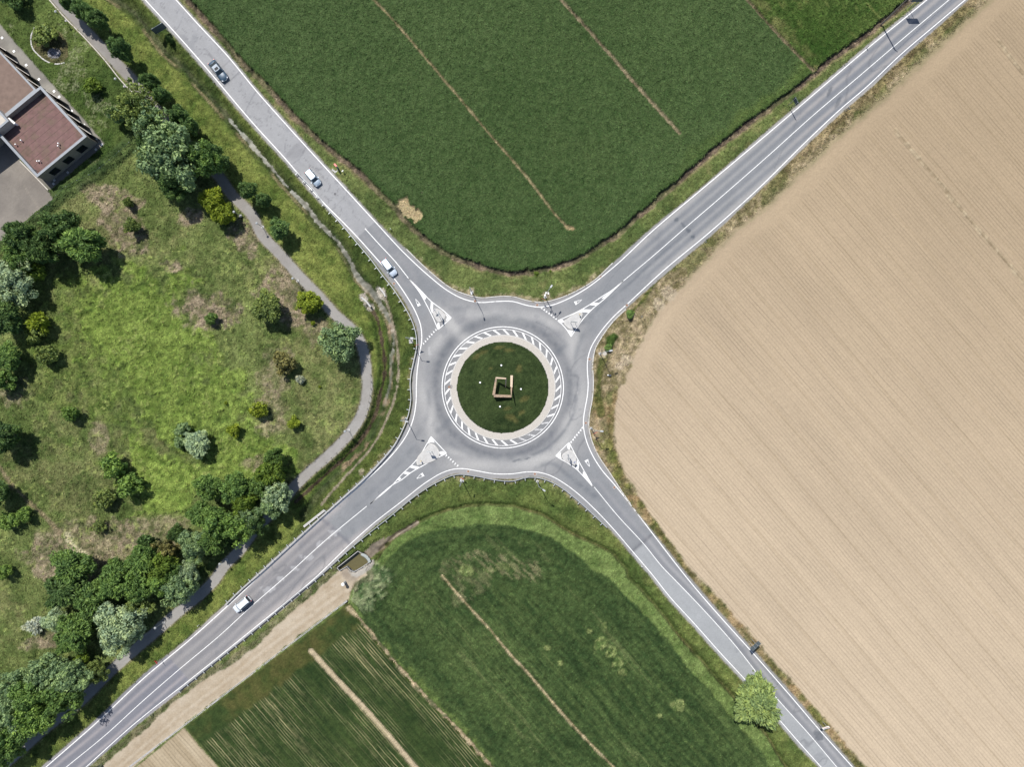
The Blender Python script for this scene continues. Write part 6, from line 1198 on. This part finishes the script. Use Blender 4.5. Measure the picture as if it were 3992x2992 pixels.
# ------------------------------------------------------------------ street lamps
def lamp(s, ang, label, h=8.0, arm=.9, name='street_lamp', group='street lamps round the roundabout'):
    p = P(s); z = gz(p[0], p[1]); r = empty(name, (p[0], p[1], z), math.radians(ang), label, 'street lamp', group)
    b = MB(); b.box((0, 0, 0), (.5, .5, .3)); b.build('base', M['concrete'], r)
    b = MB(); b.tube((0, 0, 0), (0, 0, h), .09 if h > 6 else .06, .045, 10); b.build('pole', M['greymetal'], r)
    if arm:
        b = MB(); b.tube((0, 0, h - .06), (arm, 0, h + .04), .035, n=8); b.build('arm', M['greymetal'], r)
        b = MB(); b.box((arm + .28, 0, h + .05), (.62, .30, .10), 0, 0, .85); b.build('lamp_head', M['galv'], r)
    else:
        b = MB(); b.tube((0, 0, h), (0, 0, h + .12), .05, .20, 10); b.tube((0, 0, h + .12), (0, 0, h + .30), .24, .06, 12); b.build('lamp_head', M['galv'], r)
for s, a, lb in ((T(1,1,(1857,862)), -75, 'street lamp on the verge above the top left edge of the roundabout'), (Z(1540,1300,6.345,(400,165)), -5, 'street lamp left of the roundabout beside the square concrete pit'), (T(1,2,(1290,295)), -8, 'street lamp behind the left guardrail, lower one'),
                 (T(1,2,(1776,832)), 80, 'street lamp behind the bottom guardrail, left one'), (T(2,2,(210,834)), -35, 'street lamp behind the bottom guardrail, right one'), (T(2,1,(748,1392)), 12, 'street lamp on the right verge, upper one, with its head over a round pit'), (Z(2120,1640,4.53,(833,140)), -4, 'street lamp on the right verge, lower one, beside the sign')):
    lamp(s[0], a, lb)
r = lamp(Z(2080,1110,4.53,(205,225))[0], 55, 'mast with lamp, cameras and sign boxes at the top right corner of the roundabout', 8.0, 1.1)
for z, sd in ((4.2, 1), (5.0, -1), (6.3, 1)):
    pass
p = P(Z(2080,1110,4.53,(205,225))[0]); cm = [o_ for o_ in COL.objects if o_.get('label', '').startswith('mast with lamp')][0]
for z, x, y in ((4.3, .25, .2), (5.2, -.3, .1), (6.4, .2, -.25)): b = MB(); b.box((x, y, z), (.34, .22, .26), .6); b.build('camera_box', M['white'], cm)
for s, lb in ((T(0,0,(577,178)), 'short path lamp by the garden wall, upper one'), (T(0,0,(1080,745)), 'short path lamp at the lower end of the garden wall'), (T(1,1,(55,300)), 'short path lamp on the verge side of the path beside the lone conifer'), (T(0,1,(2075,205)), 'short path lamp right of the vivid two lobed tree'), (T(1,1,(357,765)), 'short path lamp above the brightest yellow tree'), (T(1,2,(797,395)), 'short path lamp at the lower bend of the footpath'), (T(0,3,(1412,410)), 'short path lamp beside the big pale crown in the lower belt'), (T(0,2,(1955,1512)), 'short path lamp at the gap in the lower thicket')):
    lamp(s[0], 0, lb, 3.6, 0, 'path_lamp', 'lamps along the footpath')

# ------------------------------------------------------------------ signs
def ang_of(dx, dy): return math.atan2(-dy, dx)
def panel_sign(a, b_, h0, h1, face, label, post_off=0.0, name='road_sign', mat_front='white', mat_back='boardback', over=.25, thick=.06, cat='sign', stripe=None, group='signs along the roads', lines=None):
    """a, b_: feet of the two posts in survey coordinates; the panel stands between them, its front turned to `face` (+1 / -1)"""
    pa, pb = P(a), P(b_); c = (pa + pb) / 2; an = math.atan2(pb[1] - pa[1], pb[0] - pa[0]); w_ = (pb - pa).length; z = gz(c[0], c[1]) if abs(c[0]) < 110 and abs(c[1]) < 84 else 0
    r = empty(name, (c[0], c[1], max(0, z)), an, label, cat, group); W_ = w_ + 2 * over
    for x in (-w_ / 2, w_ / 2): b = MB(); b.tube((x, -face * .06, -.1), (x, -face * .06, h1), .04, n=8); b.build('post', M['galv'], r)
    b = MB(); b.box((0, face * .02, (h0 + h1) / 2), (W_, thick, h1 - h0)); pn = b.build('panel', M[mat_back], r)
    b = MB(); b.box((0, face * (.02 + thick / 2 + .004), (h0 + h1) / 2), (W_ - .06, .006, h1 - h0 - .06)); ft = b.build('face', M[mat_front], pn)
    yy = face * (.02 + thick / 2 + .012)
    if stripe:
        d = math.hypot(W_ * .8, (h1 - h0) * .55); b = MB(); an2 = math.atan2((h1 - h0) * .55, W_ * .8)
        cx, cz = math.cos(an2), math.sin(an2); q = []
        for u, v in ((-d / 2, -.035), (d / 2, -.035), (d / 2, .035), (-d / 2, .035)): q.append((u * cx - v * cz, yy, (h0 + h1) / 2 + u * cz + v * cx))
        b.add(q, [(0, 1, 2, 3)]); b.build('red_stripe', M['red'], pn)
    if lines:
        for zc_, ww in lines: b = MB(); b.box((0, yy, zc_), (ww, .004, .10)); b.build('lettering', M['black'], pn)
    return r
# end of town plates, direction boards seen from behind or edge-on
q = Z(3160, 2790, 10.58, (300, 290), (470, 240)); panel_sign(q[0], q[1], 2.3, 3.1, 1, 'white sign with red diagonal bar on two posts beside the lower right road', stripe=True, over=.3, lines=[(2.9, .9)])
q = Z(2900, 2470, 10.6, (195, 330), (300, 235)); panel_sign(q[0], q[1], 2.6, 4.2, -1, 'large dark grey sign seen from behind, beside the lower right road', over=.75, mat_front='boardback')
q = Z(3060, 350, 7.32, (100, 445), (160, 560)); panel_sign(q[0], q[1], 2.6, 3.9, 1, 'white sign with red diagonal bar on two posts beside the upper right road', stripe=True, lines=[(3.6, .8)])
q = Z(3420, 0, 6.345, (690, 240), (790, 240)); panel_sign(q[0], q[1], 3.2, 5.2, -1, 'big dark board on thin posts cut by the top edge beside the upper right road', over=.7, mat_front='boardback')
q = Z(580, 70, 11.05, (830, 560), (480, 770)); panel_sign(q[0], q[1], 1.0, 3.1, 1, 'dark panel board like a solar panel on posts left of the upper left road', over=.35, mat_front='boardback', cat='board')
q = Z(330, 2940, 11.545, (760, 470), (560, 640)); panel_sign(q[0], q[1], .6, 2.0, -1, 'dark slatted sign board at the bottom edge beside the lower left road', over=.2, mat_front='boardback')
# direction panels on the splitter islands (edge-on from above)
for a, b_, lb in ((Z8((357,350))[0], Z8((357,410))[0], 'upper left'), (Z3((655,675))[0], Z3((735,685))[0], 'upper right'), (Z4((512,352))[0], Z4((562,358))[0], 'lower left'), (Z5((420,600))[0], Z5((420,655))[0], 'lower right')):
    inv = lambda p: (1996 + p[0] / MPP, 1496 - p[1] / MPP)
    r = panel_sign(inv(a), inv(b_), 2.1, 3.2, 1, 'edge-on direction panel on two posts on the %s splitter island' % lb, over=.18, mat_front='white', mat_back='greymetal', group='direction panels on the splitter islands')
def round_sign(pt, label, face_ang, h=1.6, rad=.3, m='blue', tri=False, group='small signs round the roundabout', name='road_sign'):
    z = .13 if 'island' in label else max(0, gz(pt[0], pt[1])); r = empty(name, (pt[0], pt[1], z), math.radians(face_ang), label, 'sign', group)
    b = MB(); b.tube((0, 0, -.1), (0, 0, h + rad * .6), .03, n=8); b.build('post', M['galv'], r); b = MB()
    if tri: b.add([(.05, -rad * 1.15, h + rad), (.05, rad * 1.15, h + rad), (.05, 0, h - rad), (.035, -rad * 1.15, h + rad), (.035, rad * 1.15, h + rad), (.035, 0, h - rad)], [(0, 1, 2), (5, 4, 3), (0, 3, 4, 1), (1, 4, 5, 2), (2, 5, 3, 0)])
    else: b.tube((.035, 0, h), (.055, 0, h), rad, n=24)
    d = b.build('disc' if not tri else 'plate', M[m], r)
    if m == 'blue': b = MB(); b.add([(.058, -.14, h + .12), (.058, -.09, h + .17), (.058, .12, h - .08), (.058, .07, h - .13), (.058, .16, h - .17), (.058, .15, h), (.058, -.02, h - .15)], [(0, 1, 2, 3), (4, 5, 6)]); b.build('arrow', M['white'], d)
    if tri: b = MB(); q_ = .7; b.add([(.053, -rad * q_, h + rad * .76), (.053, rad * q_, h + rad * .76), (.053, 0, h - rad * .45)], [(0, 1, 2)]); b.build('inner_face', M['white'], d)
    return r
round_sign(Z8((275,305))[0], 'round blue keep-right sign on the upper left splitter island', 128); round_sign(Z5((530,722))[0], 'round blue keep-right sign on the lower right splitter island', -50)
def marker(pt, label):
    r = empty('delineator', (pt[0], pt[1], .13), 0, label, 'marker post', 'marker posts on the splitter islands'); b = MB(); b.tube((0, 0, 0), (0, 0, 1.25), .05, .05, 8); b.build('post', M['yellow'], r); b = MB(); b.box((0, 0, .9), (.26, .05, .55), .7); b.build('plate', M['yellow'], r)
marker(Z3((808,535))[0], 'slim marker post at the far tip of the upper right splitter island'); marker(Z4((375,532))[0], 'slim marker post at the far tip of the lower left splitter island')
round_sign(PL(T(2,1,(255,935)))[0], 'give way sign beside the camera mast at the top right corner', 60, 2.2, .42, 'red', True)
round_sign(PL(T(1,1,(1395,1325)))[0], 'give way sign at the guardrail left of the roundabout', 110, 2.3, .42, 'red', True)
round_sign(Z5((885,205))[0], 'give way sign beside the lower right verge lamp', -60, 2.2, .42, 'red', True)
round_sign(PL(T(1,2,(1780,795)))[0], 'give way sign behind the bottom guardrail', -110, 2.2, .42, 'red', True)
round_sign(PL(T(0,3,(1390,722)))[0], 'triangular warning sign on the verge of the lower left road', -140, 1.9, .42, 'red', True)
round_sign(PL(T(3,0,(665,965)))[0], 'small sign on the field side of the upper right road', 40, 1.9, .3, 'greymetal')
round_sign(PL(T(2,1,(1640,445)))[0], 'small thin sign on the dry verge midway along the upper right road', 40, 2.0, .25, 'greymetal'); round_sign(PL(T(2,1,(1095,1080)))[0], 'small thin sign on the dry verge near the roundabout, right side', 10, 2.0, .25, 'greymetal')
for s, lb in ((T(0,0,(1852,722)), 'small dark marker post in the left verge beside the dark car'), (T(1,1,(1160,322)), 'small white marker post between road and crop above the roundabout'), (T(2,2,(1105,1565)), 'small white marker post left of the lower right road'), (T(0,3,(1320,1200)), 'small dark marker post between lower left road and dirt track'), (T(3,0,(855,415)), 'small dark marker post left of the upper right road'), (T(0,3,(1718,432)), 'small white marker post on the lower left verge')):
    p = PL(s)[0]; r = empty('marker_post', (p[0], p[1], gz(*p)), 0, lb, 'marker post', 'roadside marker posts'); b = MB(); b.box((0, 0, .45), (.14, .10, .95), .8, 0, .9); b.build('post', M['white' if 'white' in lb else 'darkmetal'], r)
    b = MB(); b.box((0, 0, .80), (.15, .11, .12), .8); b.build('reflector', M['black' if 'white' in lb else 'greymetal'], r)
# gas cabinet with red lid, white cap beside it, slab
p = P(Z(1290,620,13.6,(385,500))[0]); r = empty('utility_cabinet', (p[0], p[1], gz(p[0], p[1])), ang_of(.68, .73), 'utility post with bright red tilted cover beside the upper left road', 'utility post')
b = MB(); b.box((0, 0, .7), (.34, .28, 1.5)); b.build('cabinet', M['greymetal'], r); b = MB(); b.box((-.12, 0, 1.95), (.72, .34, .08), 0, 0, .95); b.build('red_cover', mat('faded_red_cover', (.62, .17, .15), .5, var=.06), r); b = MB(); b.tube((0, 0, 1.4), (-.1, 0, 1.95), .04, n=8); b.build('stem', M['galv'], r)
p = P(Z(1290,620,13.6,(675,705))[0]); r = empty('vent_pipe', (p[0], p[1], gz(p[0], p[1])), .7, 'short white vent pipe in the weeds below the red covered utility post', 'pipe'); b = MB(); b.tube((0, 0, 0), (0, 0, .8), .06, n=8); b.build('pipe', M['white'], r); b = MB(); b.box((0, 0, .85), (.36, .14, .12)); b.build('cap', M['white'], r)
p = P(Z(1290,620,13.6,(215,600))[0]); b = MB(); b.box((0, 0, .03), (1.0, .8, .14), -.7); oo = b.build('concrete_slab', M['concrete'], None); oo.location = (p[0], p[1], .06); tag(oo, 'small pale concrete slab at the road edge by the red covered post', 'slab')
# white standpipe by the basin, pits beside lamps
p = P(Z(1280,2120,5.29,(345,795))[0]); r = empty('standpipe', (p[0], p[1], gz(p[0], p[1])), 0, 'upright cream pipe with white dome cap beside the settling basin', 'pipe'); b = MB(); b.tube((0, 0, -.1), (0, 0, 1.9), .27, n=20); b.build('pipe', M['kerb'], r); b = MB(); b.tube((0, 0, 1.9), (0, 0, 2.0), .33, .30, 20); b.tube((0, 0, 2.0), (0, 0, 2.1), .30, .12, 20); b.build('cap', M['white'], r)
p = P(Z(1540,1300,6.345,(398,203))[0]); r = empty('inspection_pit', (p[0], p[1], gz(p[0], p[1])), .1, 'open square concrete pit at the foot of the left lamp', 'pit'); walls(MB(), [(-.38, -.38), (.38, -.38), (.38, .38), (-.38, .38)], .12, -.1, .16).build('rim', M['concrete'], r); b = MB(); b.box((0, 0, .05), (.5, .5, .04)); b.build('lid', M['stone'], r)
p = P(T(2,1,(787,1392))[0]); oo = MB().tube((0, 0, 0), (0, 0, .12), .42, n=22).build('round_pit', M['cobble'], None); oo.location = (p[0], p[1], gz(p[0], p[1])); tag(oo, 'round concrete pit cover on the right verge under the upper lamp', 'cover')
p = P(T(2,1,(828,1580))[0]); r = empty('cabinet', (p[0], p[1], gz(p[0], p[1])), .1, 'low dark cabinet with white lid on the right verge', 'cabinet'); b = MB(); b.box((.1, 0, .25), (.5, .32, .5)); b.build('body', M['darkmetal'], r); b = MB(); b.box((-.25, .1, .3), (.22, .2, .2)); b.build('lid', M['white'], r)
# utility pole with brace, cable and its far pole
def pole(s, h, lean, label):
    p = P(s); r = empty('utility_pole', (p[0], p[1], gz(p[0], p[1]) if abs(p[1]) < 84 else 0), 0, label, 'utility pole', 'utility poles'); b = MB(); b.tube((0, 0, -.3), (lean[0], lean[1], h), .15, .10, 10); b.build('pole', M['polewood'], r)
    b = MB(); b.box((lean[0], lean[1], h - .3), (1.3, .1, .1), -.7); b.build('crossarm', M['polewood'], r); return Vector((p[0] + lean[0], p[1] + lean[1], h - .2))
q1 = pole(Z(3420, 0, 6.345, (100, 600))[0], 10.5, (.1, .1), 'wooden utility pole leaning away at the top edge beside the upper right road')
q2 = P((4120, -470)); q2 = Vector((q2[0], q2[1], 9.5)); p2 = empty('cable', q1, 0, 'thin overhead cable running along the upper right road from the wooden pole', 'cable')
b = MB(); n = 24; pts_ = [q1.lerp(q2, i / n) - Vector((0, 0, 1.2 * math.sin(math.pi * i / n))) - q1 for i in range(n + 1)]
for i in range(n): b.tube(pts_[i], pts_[i + 1], .018, n=5, cap=False)
b.build('wire', M['black'], p2)
